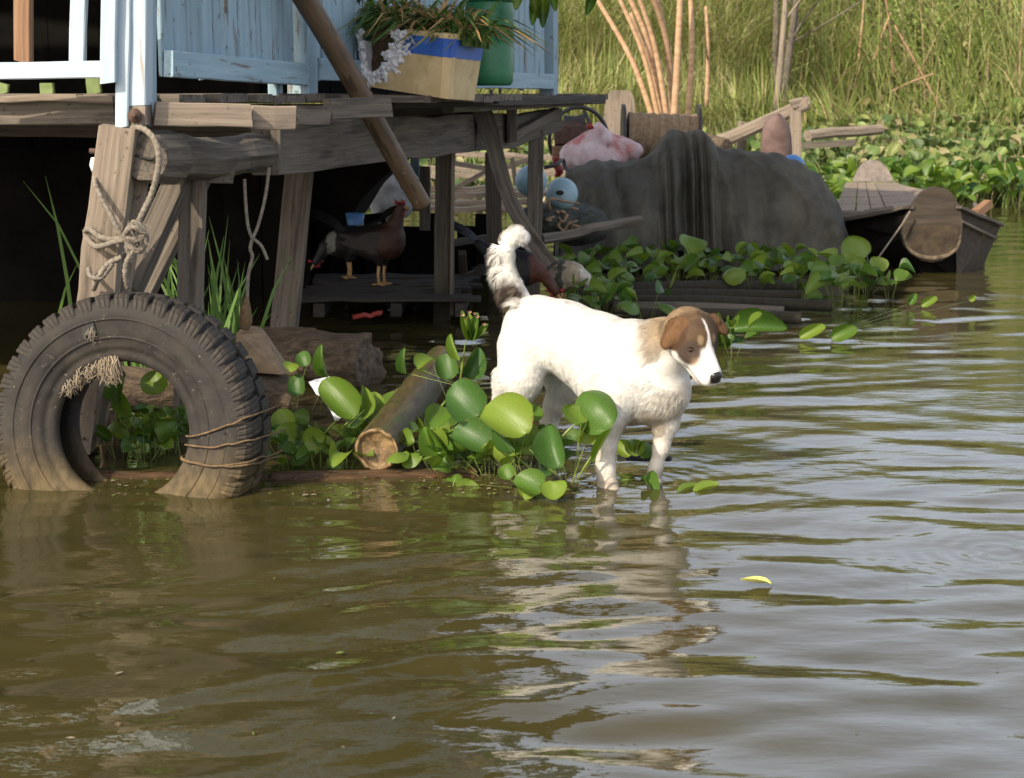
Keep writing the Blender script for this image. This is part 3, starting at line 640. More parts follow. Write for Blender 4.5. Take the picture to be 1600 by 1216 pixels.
# curved knee timber
kp = smooth_path([P(752, 168, 7.75), P(768, 215, 7.75), P(782, 270, 7.7), P(800, 320, 7.65), P(832, 375, 7.6), P(862, 415, 7.55)], 22)
mb = MB()
for j in range(len(kp) - 1):
    pass
T, N, B = frames(kp); secw = np.interp(np.linspace(0, 1, 22), [0, .2, .5, 1], [.046, .04, .034, .032])
ring = []; pcs = []
s_ = np.concatenate([[0], np.cumsum(np.linalg.norm(np.diff(kp, axis=0), axis=1))])
for j in range(22):
    x = unit(np.cross(T[j], (0, 1, 0))); yv = np.cross(T[j], x)
    for (u, v) in ((-1, -1), (1, -1), (1, 1), (-1, 1)):
        ring.append(kp[j] + x * u * secw[j] + yv * v * .03 + RNG.normal(0, .0015, 3)); pcs.append((s_[j], u * secw[j], v * .03))
F = [(j * 4 + k, j * 4 + (k + 1) % 4, j * 4 + 4 + (k + 1) % 4, j * 4 + 4 + k) for j in range(21) for k in range(4)] + [(3, 2, 1, 0), (84, 85, 86, 87)]
mk('knee_timber', ring, F, M_wood, house, False, np.array(pcs))
# porch corner posts
pb('corner_post', (191, 199, 4.60), (197, -60, 4.60), 20, .035, M_bluew, hint=(1, 0, 0), seed=41)
pb('corner_post', (217, 165, 4.64), (217, -60, 4.64), 33, .09, M_bluew, hint=(1, 0, 0), seed=42)
pb('post_foot', (218, 197, 4.64), (217, 165.5, 4.64), 32, .088, M_woodl, hint=(1, 0, 0), seed=43)
pb('corner_post', (235, 196, 4.70), (237, -60, 4.70), 8, .09, M_blue, hint=(1, 0, 0), seed=44)
pb('porch_board', (170, 130, 4.57), (172, -60, 4.57), 24, .03, M_bluew, hint=(1, 0, 0), seed=45)
plank('corner_post', P(217, -60, 4.67), V3(P(217, -60, 4.67)[0], 4.67, 2.95), .09, .09, M_bluew, house, hint=(1, 0, 0))
V, F = g_lathe([(0, .006), (.006, .006), (.007, .0), (.018, .0), (.02, -.006)], 14, P(210, 181, 4.575), np.array([[1, 0, 0], [0, 0, -1], [0, 1, 0]], float)); mk('bolt', V, F, M_iron, house, True)
for q in ((267, 231, 4.70), (258, 255, 4.68)):
    V, F = g_lathe([(0, .006), (.006, .006), (.009, .0), (.012, -.004)], 10, P(*q) , np.array([[1, 0, 0], [0, 0, -1], [0, 1, 0]], float)); mk('bolt', V, F, M_iron, house, True)
tube('bolt', [P(140, 236, 4.62), P(165, 237, 4.62)], .008, M_iron, house, n=3, sides=8)
tube('insulator', [P(150, 246, 4.60), P(152, 268, 4.60)], [.014, .02, .016], M_white, house, n=5, sides=10)
# porch front railing and posts (left of the corner)
rail = thing('porch_railing', 'whitish blue porch railing left of the corner post', 'railing', P(90, 150, 4.72))
pb('rail', (-80, 112, 4.62), (176, 108, 4.58), 26, .035, M_bluew, rail, seed=50)
pb('baluster', (122, 98, 4.66), (124, -60, 4.66), 24, .03, M_bluew, rail, hint=(1, 0, 0), seed=51)
pb('baluster', (37, 98, 4.70), (36, -60, 4.70), 25, .04, M_woodr, rail, hint=(1, 0, 0), seed=52)
# house walls, roof (mostly above the picture; they shade and reflect)
for k in range(11): plank('wall_board', H(2.2, .8 + .25 * k, DZ), H(2.2, .8 + .25 * k, 2.95), .25, .02, M_hullshade, house, hint=T_, seg=.6)  # near-black colour paints the darkness of the porch interior
for k in range(10): plank('wall_board', H(2.32 + .24 * k, .8, DZ), H(2.32 + .24 * k, .8, 2.95), .238, .02, M_hullshade, house, hint=S_, seg=.6)
for k in range(9): plank('wall_board', H(2.3 * k / 9 + .1, 3.25, DZ), H(2.3 * k / 9 + .1, 3.25, 2.95), .25, .02, M_hullshade, house, hint=S_, seg=.6)
for k in range(6): plank('sun_block_board', H(-.02, .30 + .5 * k, 1.98), H(-.02, .30 + .5 * k, 2.95), .49, .02, M_blue, house, hint=T_, seg=.6)  # unseen boards added to keep the sun out of the porch
for (a_, b_) in ((1.15, 0), (2.6, 0), (4.12, 0), (0, 2.9), (4.12, 3.1)): plank('roof_post', H(a_, b_, DZ), H(a_, b_, 2.95), .08, .08, M_blue, house, hint=S_, seg=.6)
def roof():
    n, m = 60, 12; V = []
    for i in range(n + 1):
        a = -.35 + 4.9 * i / n
        for j in range(m + 1):
            b = -.35 + 4.1 * j / m; V.append(H(a, b, 2.9 + .28 * (b + .35) / 2 + .02 * math.sin(i * 1.9)))
    F = [(i * (m + 1) + j, i * (m + 1) + j + 1, (i + 1) * (m + 1) + j + 1, (i + 1) * (m + 1) + j) for i in range(n) for j in range(m)]
    V = np.array(V); k = len(V); V = np.vstack([V, V + [0, 0, .015]]); F = F + [tuple(q + k for q in reversed(f)) for f in F]
    mk('roof', V, F, M_iron, house, True)
roof()
# short green boards added in the porch to stand for sunlit vegetation beyond
inner = thing('picket_fence', 'short green boards in the porch standing in for sunlit plants beyond', 'fence', H(.9, 1, DZ), 'porch fences')
for k in range(7): plank('picket', H(.55, .28 + .17 * k, DZ), H(.55, .28 + .17 * k, 1.07 + .035 * (k % 3 == 1)), .05, .015, pmat('sunlit_plant_green', (.12, .17, .05), (.18, .23, .08), (1, 1, 1), 20, 'object', .7) if k == 0 else bpy.data.materials['sunlit_plant_green'], inner, hint=T_)
# side fence panels
def fence(a0, a1, label, pitch=.088, b=0.0, bottom=1.095, top=1.95, railz=1.12, mat=M_blue, zoff=0):
    f = thing('picket_fence', label, 'fence', H(a0, b, DZ), 'porch fences')
    plank('rail', H(a0, b - .03, railz), H(a1, b - .03, railz - zoff), .075, .03, mat, f)
    plank('rail', H(a0, b - .03, 1.78), H(a1, b - .03, 1.78), .075, .03, mat, f)
    plank('rail', H(a0, b, top + .03), H(a1, b, top + .03), .05, .09, mat, f)
    k = 0; x = a0 + pitch / 2
    while x < a1 - pitch * .3:
        ww = pitch * random.uniform(.84, .97); plank('picket', H(x, b, railz - .03 + random.uniform(-.01, .01)), H(x + random.uniform(-.006, .006), b, top), ww, .016, mat, f, hint=S_, seg=.4, jit=.0015); x += pitch; k += 1
fence(.17, 1.1, 'pale blue fence panel directly right of the corner post', zoff=.02, pitch=.082)
pb('fence_post', (427, 152, 5.62), (424, -60, 5.62), 14, .05, M_blue, hint=(1, 0, 0), seed=60)
pb('fence_post', (436, 163, 5.66), (434, -60, 5.66), 11, .05, M_blue, hint=(1, 0, 0), seed=61)
fence(1.2, 2.55, 'pale blue fence panel behind the leaning bamboo pole', pitch=.098)
fence(2.66, 4.08, 'farthest pale blue fence panel beside the green barrel', pitch=.085, railz=1.10)
# hull that carries the back of the house, near-black to paint deep shade
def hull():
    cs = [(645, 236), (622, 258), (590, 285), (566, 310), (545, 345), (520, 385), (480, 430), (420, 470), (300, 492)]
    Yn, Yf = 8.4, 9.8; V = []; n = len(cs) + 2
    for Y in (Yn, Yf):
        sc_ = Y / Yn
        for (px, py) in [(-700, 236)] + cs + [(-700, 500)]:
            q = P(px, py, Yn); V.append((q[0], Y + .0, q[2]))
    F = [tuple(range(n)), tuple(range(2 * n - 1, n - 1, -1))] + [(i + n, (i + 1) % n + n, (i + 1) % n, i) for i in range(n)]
    mk('dark_hull', V, F, M_hullshade, None, False, label='boat hull beneath the house, coloured near-black for the deep shade', cat='boat')
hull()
# cross boards added behind the underside, near-black to paint its deep shade
for k in range(9): plank('shade_backing', H(3.4 - .0 * k, 1.15 + .26 * k, -.05), H(3.4, 1.15 + .26 * k, .95), .255, .02, M_hullshade, house, hint=T_, seg=.6)
# bamboo pole leaning through the deck edge
def bamboo(name, a, b, r0, r1, mat, label, nodes, hollow=False, gap=None):
    p0, p1 = P(*a) if len(a) == 3 else a, P(*b)
    t = thing(name, label, 'bamboo pole', p0); n = 90; s = np.linspace(0, 1, n)
    path = p0[None] * (1 - s)[:, None] + p1[None] * s[:, None] + np.stack([0 * s, 0 * s, .012 * np.sin(s * 5)], 1)
    rad = r0 + (r1 - r0) * s
    for q in nodes: rad = rad * (1 + .07 * np.exp(-((s - q) / .004) ** 2) - .05 * np.exp(-((s - q - .008) / .004) ** 2))
    V, F, pc = g_tube(path, rad, 20, caps=not hollow, seed=3); mk('culm', V, F, mat, t, True, pc)
    return t, path, rad
bamboo('bamboo_pole', (440, -60, 5.55), (660, 315, 6.0), .040, .034, M_bamboo, 'thick brown bamboo pole leaning across the porch edge', [.12, .33, .55, .72, .9])

# ------------------------------------------------------------------ foam box, soil, plants, barrel
def foam_box():
    A = P(700, 155, 6.0); B = P(741, 157, 6.28); D = P(566, 134, 6.22); A2 = P(706, 54, 5.96); B2 = P(757, 60, 6.26); D2 = P(556, 38, 6.2)
    E = B + D - A; E2 = B2 + D2 - A2
    t = thing('foam_box', 'cream and blue foam box with broken white end, planted, on the deck edge', 'planter box', (A + B + D + E) / 4)
    def lerp(q, s, z):       # q=(lowA,lowB,topA,topB)
        return (q[0] * (1 - s) + q[1] * s) * (1 - z) + (q[2] * (1 - s) + q[3] * s) * z
    def wall(q, z0, z1, s_of_z, mat, name, out, n=14, m=10, inset=.0, th=.03):
        inward = -out
        V = []
        for lay in (0, 1):
            for j in range(m + 1):
                z = z0 + (z1 - z0) * j / m; smax_ = s_of_z(z)
                for i in range(n + 1):
                    s = smax_ * i / n; V.append(lerp(q, s, z) + out * inset + inward * (th if lay else 0))
        k = (n + 1) * (m + 1); F = []
        for j in range(m):
            for i in range(n):
                a0 = j * (n + 1) + i; f = (a0, a0 + 1, a0 + n + 2, a0 + n + 1); F.append(f); F.append(tuple(x + k for x in reversed(f)))
        rim = [j * (n + 1) for j in range(m + 1)]; rim2 = [j * (n + 1) + n for j in range(m + 1)]
        for r_ in (rim, rim2):
            for x, y in zip(r_[:-1], r_[1:]): F.append((x, y, y + k, x + k))
        bt = list(range(n + 1)); tp = [m * (n + 1) + i for i in range(n + 1)]
        for r_ in (bt, tp):
            for x, y in zip(r_[:-1], r_[1:]): F.append((x, y, y + k, x + k))
        return mk(name, V, F, mat, t, False)
    u = unit(A2 - A); oF = unit(np.cross(u, A - D)); oF = oF if oF[1] < 0 else -oF
    oS = unit(np.cross(u, B - A)); oS = oS if oS[0] > 0 else -oS
    br = lambda z: .62 + .34 * (1 - z) ** 1.5 - .0 + .05 * math.sin(z * 23) + .03 * math.sin(z * 51)   # jagged break, from the near corner
    br = lambda z: np.interp(z, [0, .1, .3, .55, .75, 1], [.97, .8, .66, .6, .5, .48]) + .03 * math.sin(z * 37)
    qf = (A, D, A2, D2); qs = (A, B, A2, B2); qb = (B, E, B2, E2); ql = (D, E, D2, E2)
    wall(qf, 0, .64, br, M_foamc, 'side', oF); wall(qf, .64, .93, br, M_foamb, 'band', oF, inset=.002, th=.032)
    wall(qf, .93, 1.0, br, M_foamc, 'rim', oF, inset=.004, th=.036)
    one = lambda z: 1.0
    wall(qs, 0, .64, one, M_foamc, 'side', oS); wall(qs, .64, .93, one, M_foamb, 'band', oS, inset=.002, th=.032); wall(qs, .93, 1.0, one, M_foamc, 'rim', oS, inset=.004, th=.036)
    wall(qb, 0, 1, one, M_foamc, 'side', -oF); wall(ql, 0, .75, one, M_foamw, 'side', -oS)
    mk('bottom', [A, B, E, D, A + u * .03, B + u * .03, E + u * .03, D + u * .03], [(3, 2, 1, 0), (4, 5, 6, 7), (0, 1, 5, 4), (1, 2, 6, 5), (2, 3, 7, 6), (3, 0, 4, 7)], M_foamc, t)
    # white broken foam chunks along the break
    cs = []
    for z in np.linspace(.0, .95, 26):
        for k in range(9):
            s = br(z) + RNG.uniform(-.09, .12) + (.12 * RNG.random() if z < .3 else 0); cs.append((lerp(qf, min(s, 1.0), z) + oF * RNG.uniform(-.010, .002), RNG.uniform(.005, .012)))
    for z in np.linspace(.2, .95, 14): cs.append((lerp(qf, RNG.uniform(.93, .99), z) + oF * .005, RNG.uniform(.007, .014)))
    cs = [c for c in cs]
    def f(p):
        d = np.full(len(p), 9.0)
        for c, r in cs: d = np.minimum(d, np.linalg.norm(p - c, axis=1) - r)
        return d + .006 * vnoise(p, 120, 3, 2)
    allc = np.array([c for c, _ in cs]); V, F = surface_nets(f, allc.min(0) - .03, allc.max(0) + .03, .0036)
    mk('broken_edge', V, F, M_foamw, t, False)
    # soil
    so_ = thing('root_soil', 'dark brown root-bound soil spilling from the broken foam box', 'soil', (A + B + D + E) / 4)
    cen = (A + B + D + E) / 4 * .45 + (A2 + B2 + D2 + E2) / 4 * .55; ax = D - A; L_ = np.linalg.norm(ax); X = ax / L_; Yv = unit(B - A - X * (B - A).dot(X)); Zv = np.cross(X, Yv); Zv = Zv * np.sign(Zv[2])
    R = np.stack([X, Yv, Zv], 1)
    def g(p):
        q = (p - cen) @ R; d = np.max(np.abs(q) - np.array([L_ / 2 - .05, .085, .09]), axis=1) - .01
        return d + .012 * vnoise(p, 28, 5, 3)
    V, F = surface_nets(g, cen - .38, cen + .38, .0095); mk('soil', V, F, M_soil, so_, False)
    pl = thing('potted_plant', 'clump of long green and yellowing leaves growing from the foam box', 'plant', cen)
    n = 900; b = cen[None] + X[None] * RNG.uniform(-.27, .25, n)[:, None] + Yv[None] * RNG.uniform(-.08, .08, n)[:, None] + [0, 0, .07]
    V, F, C = g_blades(b, RNG.uniform(.08, .25, n), RNG.uniform(.010, .024, n), RNG.uniform(.3, 1.5, n), RNG.uniform(0, 6.28, n), pal(n, [(.06, .13, .02), (.10, .18, .03), (.05, .10, .02), (.22, .24, .06), (.36, .22, .09)], .2), droop=2.2, face=RNG.uniform(-.8, .8, n))
    mk('foliage', V, F, M_blade, pl, False, None, C)
    n = 260; b = cen[None] + X[None] * RNG.uniform(-.24, .24, n)[:, None] + Yv[None] * RNG.uniform(-.09, .09, n)[:, None] + [0, 0, .08]
    V, F, C = g_blades(b, RNG.uniform(.02, .09, n), RNG.uniform(.004, .009, n), RNG.uniform(.3, 1.5, n), RNG.uniform(0, 6.28, n), pal(n, [(.36, .24, .12), (.28, .16, .07), (.45, .33, .2)], .2), droop=2, face=RNG.uniform(-.8, .8, n))
    mk('dry_stems', V, F, M_blade, pl, False, None, C)
foam_box()
# broad leaf sprig hanging over the barrel
sp = thing('leafy_sprig', 'dark broad leaves drooping over the green barrel', 'plant', P(830, -20, 7.0))
for (bx, by, tx, ty) in ((830, -12, 842, 24), (846, -20, 850, 30), (838, 2, 832, 34), (850, 5, 848, 38), (815, -25, 805, 12), (858, -20, 868, 12), (900, -20, 935, -2), (930, -12, 918, 18)):
    Mo = place_leaf(sp, P(bx, by, 7.0), P(tx, ty, 6.95), .05, (0, -1, .3), random.randrange(3), False)
place_stalk(sp, P(780, 8, 7.05), P(850, -25, 7.0), 'thin', .1)
bt = thing('barrel', 'green plastic barrel standing behind the foam box', 'barrel', P(765, 135, 7.15))
o_ = P(765, 134, 7.15); V, F = g_lathe([(0, 0), (.085, 0), (.098, .012), (.10, .05), (.103, .16), (.099, .17), (.103, .18), (.104, .30), (.1, .34), (.085, .36), (0, .36)], 36, o_); mk('barrel_body', V, F, M_green, bt, True)
tube('lid_ring', [(o_[0] + .1 * math.cos(q), o_[1] + .1 * math.sin(q), o_[2] + .352) for q in np.linspace(0, 6.28, 24)], .008, M_green, bt, n=48, sides=6)
tube('shackle', [P(768, 140, 7.0), P(768, 156, 7.0), P(776, 160, 7.0), P(782, 152, 7.0), P(781, 138, 7.0)], .007, M_steel, None, n=16, sides=6, label='small grey shackle hanging at the deck edge below the barrel', cat='shackle')

# ------------------------------------------------------------------ TYRE
def tyre():
    c = P(208, 668, 4.36); t = thing('tyre', 'old black truck tyre standing half sunk in the water, tied to the house', 'tyre', (c[0], c[1], 0))
    ax = unit((-.17, -1, .10))         # the face looks to the camera, turned left, leaning back
    X = unit(np.cross((0, 0, 1), ax)); Z = np.cross(ax, X); R = np.stack([X, Z, ax], 1)     # local: x right-ish, y up, z face
    Ro, Ri, Wd = .358, .182, .105
    prof = [(Ri + .004, .052), (Ri - .001, .062), (Ri + .003, .074), (Ri + .012, .080), (Ri + .022, .083), (Ri + .030, .082), (Ri + .034, .087), (Ri + .046, .094), (Ri + .056, .094), (Ri + .060, .0975), (Ri + .085, .102), (Ri + .11, .101), (Ri + .118, .104), (Ro - .035, .098), (Ro - .022, .092), (Ro - .014, .082), (Ro - .012, .06), (Ro - .010, .03), (Ro - .009, 0)]
    prof = prof + [(r, -z) for r, z in prof[-2::-1]]
    inner = [(Ri + .03, -.05), (Ri + .07, -.085), (Ro - .05, -.07), (Ro - .03, 0), (Ro - .05, .07), (Ri + .07, .085), (Ri + .03, .05), (Ri + .004, .052)]
    V, F = g_lathe(prof + inner, 120)
    V = V + (vnoise(V, 7, 4, 2) * .0022)[:, None] * np.sign(V)
    mk('carcass', V @ R.T + c, F, M_rubber, t, True)
    # tread lugs: blocks that wrap over the shoulder, each with three ribs
    N_ = 41
    path = [(Ro - .046, .0995), (Ro - .030, .0985), (Ro - .012, .0925), (Ro - .001, .079), (Ro + .002, .058), (Ro + .003, .036), (Ro + .003, .010)]
    def lug(sgn, ph):
        V = []; na = 11; n = len(path)
        for lay in (0, 1):
            for j, (r, z) in enumerate(path):
                for i in range(na):
                    aa = (i / (na - 1) - .5) * .118 * (1.0 if j > 1 else .94) + .011 * j * sgn
                    rib = -.0018 if i in (3, 7) and j < n - 1 else (-.002 if i in (0, 10) else 0)
                    rr = r - (.020 if lay else 0) + (0 if lay else rib); zz = z - (.02 if lay and j < 3 else 0) + (rib if j < 3 and not lay else 0)
                    V.append((rr * math.cos(aa + ph), rr * math.sin(aa + ph), zz * sgn))
        k = n * na; F = []
        for j in range(n - 1):
            for i in range(na - 1):
                a0 = j * na + i; f = (a0, a0 + 1, a0 + na + 1, a0 + na); F += [f, tuple(x + k for x in reversed(f))]
        for r_ in ([j * na for j in range(n)], [j * na + na - 1 for j in range(n)], list(range(na)), [(n - 1) * na + i for i in range(na)]):
            for x, y in zip(r_[:-1], r_[1:]): F.append((x, y, y + k, x + k))
        return V, F
    for sgn in (1, -1):
        V, F = lug(sgn, 0); me = raw_mesh('tread_lug', np.array(V), F); me.materials.append(M_rubber); me.polygons.foreach_set('use_smooth', [False] * len(me.polygons))
        for k in range(N_):
            a = 2 * math.pi * (k + (.5 if sgn < 0 else 0)) / N_
            Rz = np.array([[math.cos(a), -math.sin(a), 0], [math.sin(a), math.cos(a), 0], [0, 0, 1]])
            M = np.eye(4); M[:3, :3] = R @ Rz; M[:3, 3] = c
            if (M[:3, :3] @ V3(Ro, 0, 0))[2] + c[2] < -.06: continue
            inst('tread_lug', me, t, M)
    def tp(r, deg, z): a = math.radians(deg); return c + R @ V3(r * math.cos(a), r * math.sin(a), z)
    # raised rings and marks on the sidewall
    for rr, zz, th in ((Ri + .064, .0970, .0042), (Ri + .112, .1000, .0045)):
        tube('sidewall_ring', [tp(rr, d, zz) for d in np.linspace(0, 360, 60)], th, M_rubber, t, n=180, sides=6)
    # square hole cut in the sidewall
    hp = [tp(Ri + .078, 111, .1035), tp(Ri + .082, 102.5, .1035), tp(Ri + .108, 103, .1045), tp(Ri + .105, 110, .1045)]
    q = [p + ax * .002 for p in hp]; mk('cut_hole', hp + q, [(0, 1, 2, 3), (7, 6, 5, 4), (0, 1, 5, 4), (1, 2, 6, 5), (2, 3, 7, 6), (3, 0, 4, 7)], M_black, t)
    mb = MB()
    for k in range(16):
        a0 = tp(Ri + .088 + RNG.uniform(-.01, .012), 105.5 + RNG.uniform(-2, 2), .107); mb.add(*g_tube(smooth_path([a0, a0 + [RNG.normal(0, .008), -.006, -.012], a0 + [RNG.normal(0, .012), -.004, -.02 + RNG.normal(0, .01)]], 5), [.0012, .0006], 4)[:2])
    mb.build('straw_tuft', M_rope, None, label='small tuft of straw stuck in the hole of the tyre', cat='straw tuft')
    # cords tied around the right side
    cd = thing('tie_cord', 'thin brown cord wound three times around the right side of the tyre', 'cord', tp(Ri + .1, -5, .1))
    for (ai, ao) in ((-3, 8), (-10.5, -2), (-23, -11), (-22, -12.5)):
        sec = [(Ri - .010, -.02), (Ri - .009, .03), (Ri - .008, .066), (Ri + .012, .088), (Ri + .05, .1), (Ri + .085, .108), (Ri + .12, .110), (Ro - .04, .108), (Ro - .01, .104), (Ro + .008, .085), (Ro + .012, .03), (Ro + .012, -.04), (Ro + .03, -.1)]
        tube('cord', [tp(r_, ai + (ao - ai) * (r_ - Ri) / (Ro - Ri) + RNG.normal(0, .25), z_) for r_, z_ in sec], .0027, M_cord, cd, n=80, sides=7, strands=3, pitch=.016)
    M_fray = pmat('bleached_fibre', (.20, .16, .11), (.38, .31, .22), (1, 1, 1), 60, 'object', .9, 0)
    # frayed rope hanging on the inner bead
    fr = thing('frayed_rope', 'frayed pale rope end hanging inside the top of the tyre hole', 'rope', tp(Ri, 100, .05))
    tube('rope', [tp(Ri + .004, 148 - k * 6, .055 + .01 * math.sin(k)) for k in range(10)], .008, M_rope, fr, n=40, sides=7, strands=3)
    mb = MB()
    for k in range(420):
        d = RNG.uniform(92, 146) if k % 2 else RNG.uniform(94, 106); a0 = tp(Ri + .004 + RNG.uniform(-.004, .012), d, .06 + RNG.uniform(-.01, .03)); L_ = RNG.uniform(.02, .05) * (1.4 if d < 108 else .8)
        mb.add(*g_tube(smooth_path([a0, a0 + [RNG.normal(0, .006), -.008, -L_ * .5], a0 + [RNG.normal(0, .01), -.004 + RNG.normal(0, .004), -L_]], 5), [.0014, .0006], 4)[:2])
    mb.build('strands', M_fray, fr, False)
    return c, R
TC, TR = tyre()

# ------------------------------------------------------------------ ropes on the corner post
def rope(name, pts, r, label, cat='rope', mat=M_rope, parent=None, n=None, **k):
    Ps = [P(*p) for p in pts]; L_ = sum(np.linalg.norm(Ps[i + 1] - Ps[i]) for i in range(len(Ps) - 1))
    kw = dict(n=n or int(L_ / .004) + 8, sides=9, strands=3, pitch=r * 5.5)
    if parent is not None: return tube(name, Ps, r, mat, parent, **kw)
    return tube(name, Ps, r, mat, None, label=label, cat=cat, **kw)
rp = thing('mooring_rope', 'grey twisted rope looped over the beam end and knotted around the leaning post', 'rope', P(215, 380, 4.56))
rope('loop', [(205, 199, 4.60), (225, 202, 4.57), (243, 222, 4.55), (248, 255, 4.54), (238, 300, 4.55), (222, 335, 4.55), (210, 362, 4.55)], .0088, '', parent=rp)
rope('loop', [(158, 262, 4.64), (148, 280, 4.58), (156, 305, 4.55), (175, 340, 4.54), (192, 372, 4.54), (206, 388, 4.54)], .0075, '', parent=rp)
rope('loop', [(216, 352, 4.58), (190, 372, 4.55), (160, 372, 4.55), (140, 358, 4.57), (134, 366, 4.6), (150, 385, 4.56), (180, 378, 4.54), (205, 372, 4.54)], .0085, '', parent=rp)
rope('knot', [(200, 358, 4.53), (212, 348, 4.52), (224, 362, 4.52), (212, 376, 4.51), (196, 368, 4.52), (208, 355, 4.50), (228, 370, 4.52), (218, 392, 4.53), (200, 385, 4.53), (204, 400, 4.54)], .009, '', parent=rp)
rope('tail', [(210, 390, 4.53), (198, 410, 4.54), (196, 430, 4.54), (200, 450, 4.56)], .008, '', parent=rp)
rope('tail', [(214, 380, 4.53), (224, 392, 4.53), (228, 402, 4.54)], .006, '', parent=rp)
rope('tail', [(190, 402, 4.54), (170, 412, 4.54), (155, 432, 4.54), (146, 452, 4.58)], .008, '', parent=rp)
rope('tail', [(138, 420, 4.58), (142, 432, 4.54), (158, 434, 4.54), (176, 412, 4.54)], .007, '', parent=rp)
mb = MB()
for k in range(45):
    a0 = P(RNG.uniform(196, 230), RNG.uniform(345, 395), 4.50); d = RNG.normal(0, .008, 3); mb.add(*g_tube([a0, a0 + d + [0, -.003, -.004], a0 + d * 1.8 + [0, -.002, -.012]], [.0012, .0006], 4)[:2])
mb.build('frayed_fibres', M_rope, rp)
hr = thing('hanging_rope', 'thin rope hanging in a V from the beam with a knot, right of the post', 'rope', P(392, 420, 5.0))
rope('strand', [(382, 280, 5.0), (384, 320, 5.0), (388, 355, 5.0), (395, 375, 5.0)], .005, '', parent=hr)
rope('strand', [(421, 262, 5.0), (414, 310, 5.0), (404, 350, 5.0), (396, 370, 5.0)], .005, '', parent=hr)
rope('strand', [(396, 368, 5.0), (391, 388, 4.99), (394, 402, 5.0), (388, 430, 5.0), (386, 468, 5.0)], .0055, '', parent=hr)
rope('strand', [(394, 372, 4.99), (408, 384, 5.0), (418, 406, 5.0)], .005, '', parent=hr)
tube('knot', [P(386, 462, 5.0), P(384, 480, 5.0), P(384, 500, 5.0), P(382, 515, 5.0)], [.006, .015, .019, .012], M_cord, hr, n=14, sides=9, rough=.004, seed=3)

# ------------------------------------------------------------------ logs, bamboo in the water, scraps
def log_sdf(name, a, b, ra, rb, mat, label, h=.008, amp=.012, fr=14, cat='log', squash=1):
    a, b = np.asarray(a, float), np.asarray(b, float); R = max(ra, rb) + .03
    def f(p):
        q = p.copy(); d = sd_cone(q, a, b, ra, rb); ax = unit(b - a); t = (q - a) @ ax
        d = np.maximum(d, np.maximum(-t, t - np.linalg.norm(b - a)))
        qq = q - ax * (t * .75)[:, None]
        return d + amp * vnoise(qq, fr, 3, 4)
    V, F = surface_nets(f, np.minimum(a, b) - R, np.maximum(a, b) + R, h)
    ax = unit(b - a); rel = V - a; t = rel @ ax; pc = np.stack([t, rel[:, 2], rel[:, 1]], 1)
    return mk(name, V, F, mat, None, True, pc, label=label, cat=cat)
log_sdf('driftwood_log', P(415, 560, 6.1), P(578, 568, 5.9), .105, .105, M_log, 'rough broken driftwood log lying behind the wet bamboo', amp=.035, fr=15)
log_sdf('driftwood_log', P(445, 530, 6.35), P(330, 528, 6.4), .05, .05, M_log, 'thin dim log under the foot of the second stilt', amp=.01)
log_sdf('floating_log', P(155, 606, 5.0), P(450, 620, 5.15), .075, .065, M_log, 'brown log lying level behind the tyre hole', amp=.01)
log_sdf('wet_log', W(145, 752, -.016), W(420, 756, -.018), .028, .026, M_wetlog, 'shiny wet reddish log awash inside the tyre', amp=.008, h=.006)
log_sdf('wet_log', W(420, 752) + [0, .05, -.016], W(745, 742) + [0, .0, -.014], .03, .034, M_wetlog, 'long wet brown log awash under the bamboo end', amp=.009, h=.006)
log_sdf('wet_log', W(742, 736) + [0, .03, -.02], W(900, 738) + [0, .02, -.03], .03, .026, M_wetlog, 'submerged log under the hyacinth by the dog', amp=.009, h=.006)
log_sdf('wet_log', W(965, 716) + [0, .0, -.02], W(1050, 718) + [0, 0, -.015], .03, .024, M_black, 'dark waterlogged stick between the dog\'s front legs', amp=.005, h=.005)
def wedge():
    c = P(402, 552, 5.2); V = []
    for (px, py, Y) in ((368, 520, 5.1), (385, 512, 5.1), (412, 516, 5.15), (448, 575, 5.2), (445, 585, 5.1), (372, 582, 5.1)): V.append(P(px, py, Y))
    for (px, py, Y) in ((372, 516, 5.3), (390, 509, 5.3), (410, 512, 5.35), (450, 570, 5.35), (448, 582, 5.35), (374, 580, 5.3)): V.append(P(px, py, Y))
    F = [(5, 4, 3, 2, 1, 0), (6, 7, 8, 9, 10, 11)] + [(i, (i + 1) % 6, (i + 1) % 6 + 6, i + 6) for i in range(6)]
    o = mk('wood_wedge', V, F, M_rockm, None, label='pale brown wooden wedge leaning right of the tyre top', cat='wood block')
    bm = o.modifiers.new('b', 'BEVEL'); bm.width = .012; bm.segments = 2
wedge()
plank('wood_block', P(175, 640, 4.9), P(176, 700, 4.9), .07, .05, M_log, None, hint=(1, 0, 0), label='dark squared wood stub inside the tyre hole', cat='wood block')
plank('post_stub', P(128, 560, 4.75), P(118, 735, 4.75), .085, .06, M_hullshade, None, hint=(1, 0, 0), label='dark rotten post stub behind the left of the tyre hole', cat='post')  # same near-black as the hull
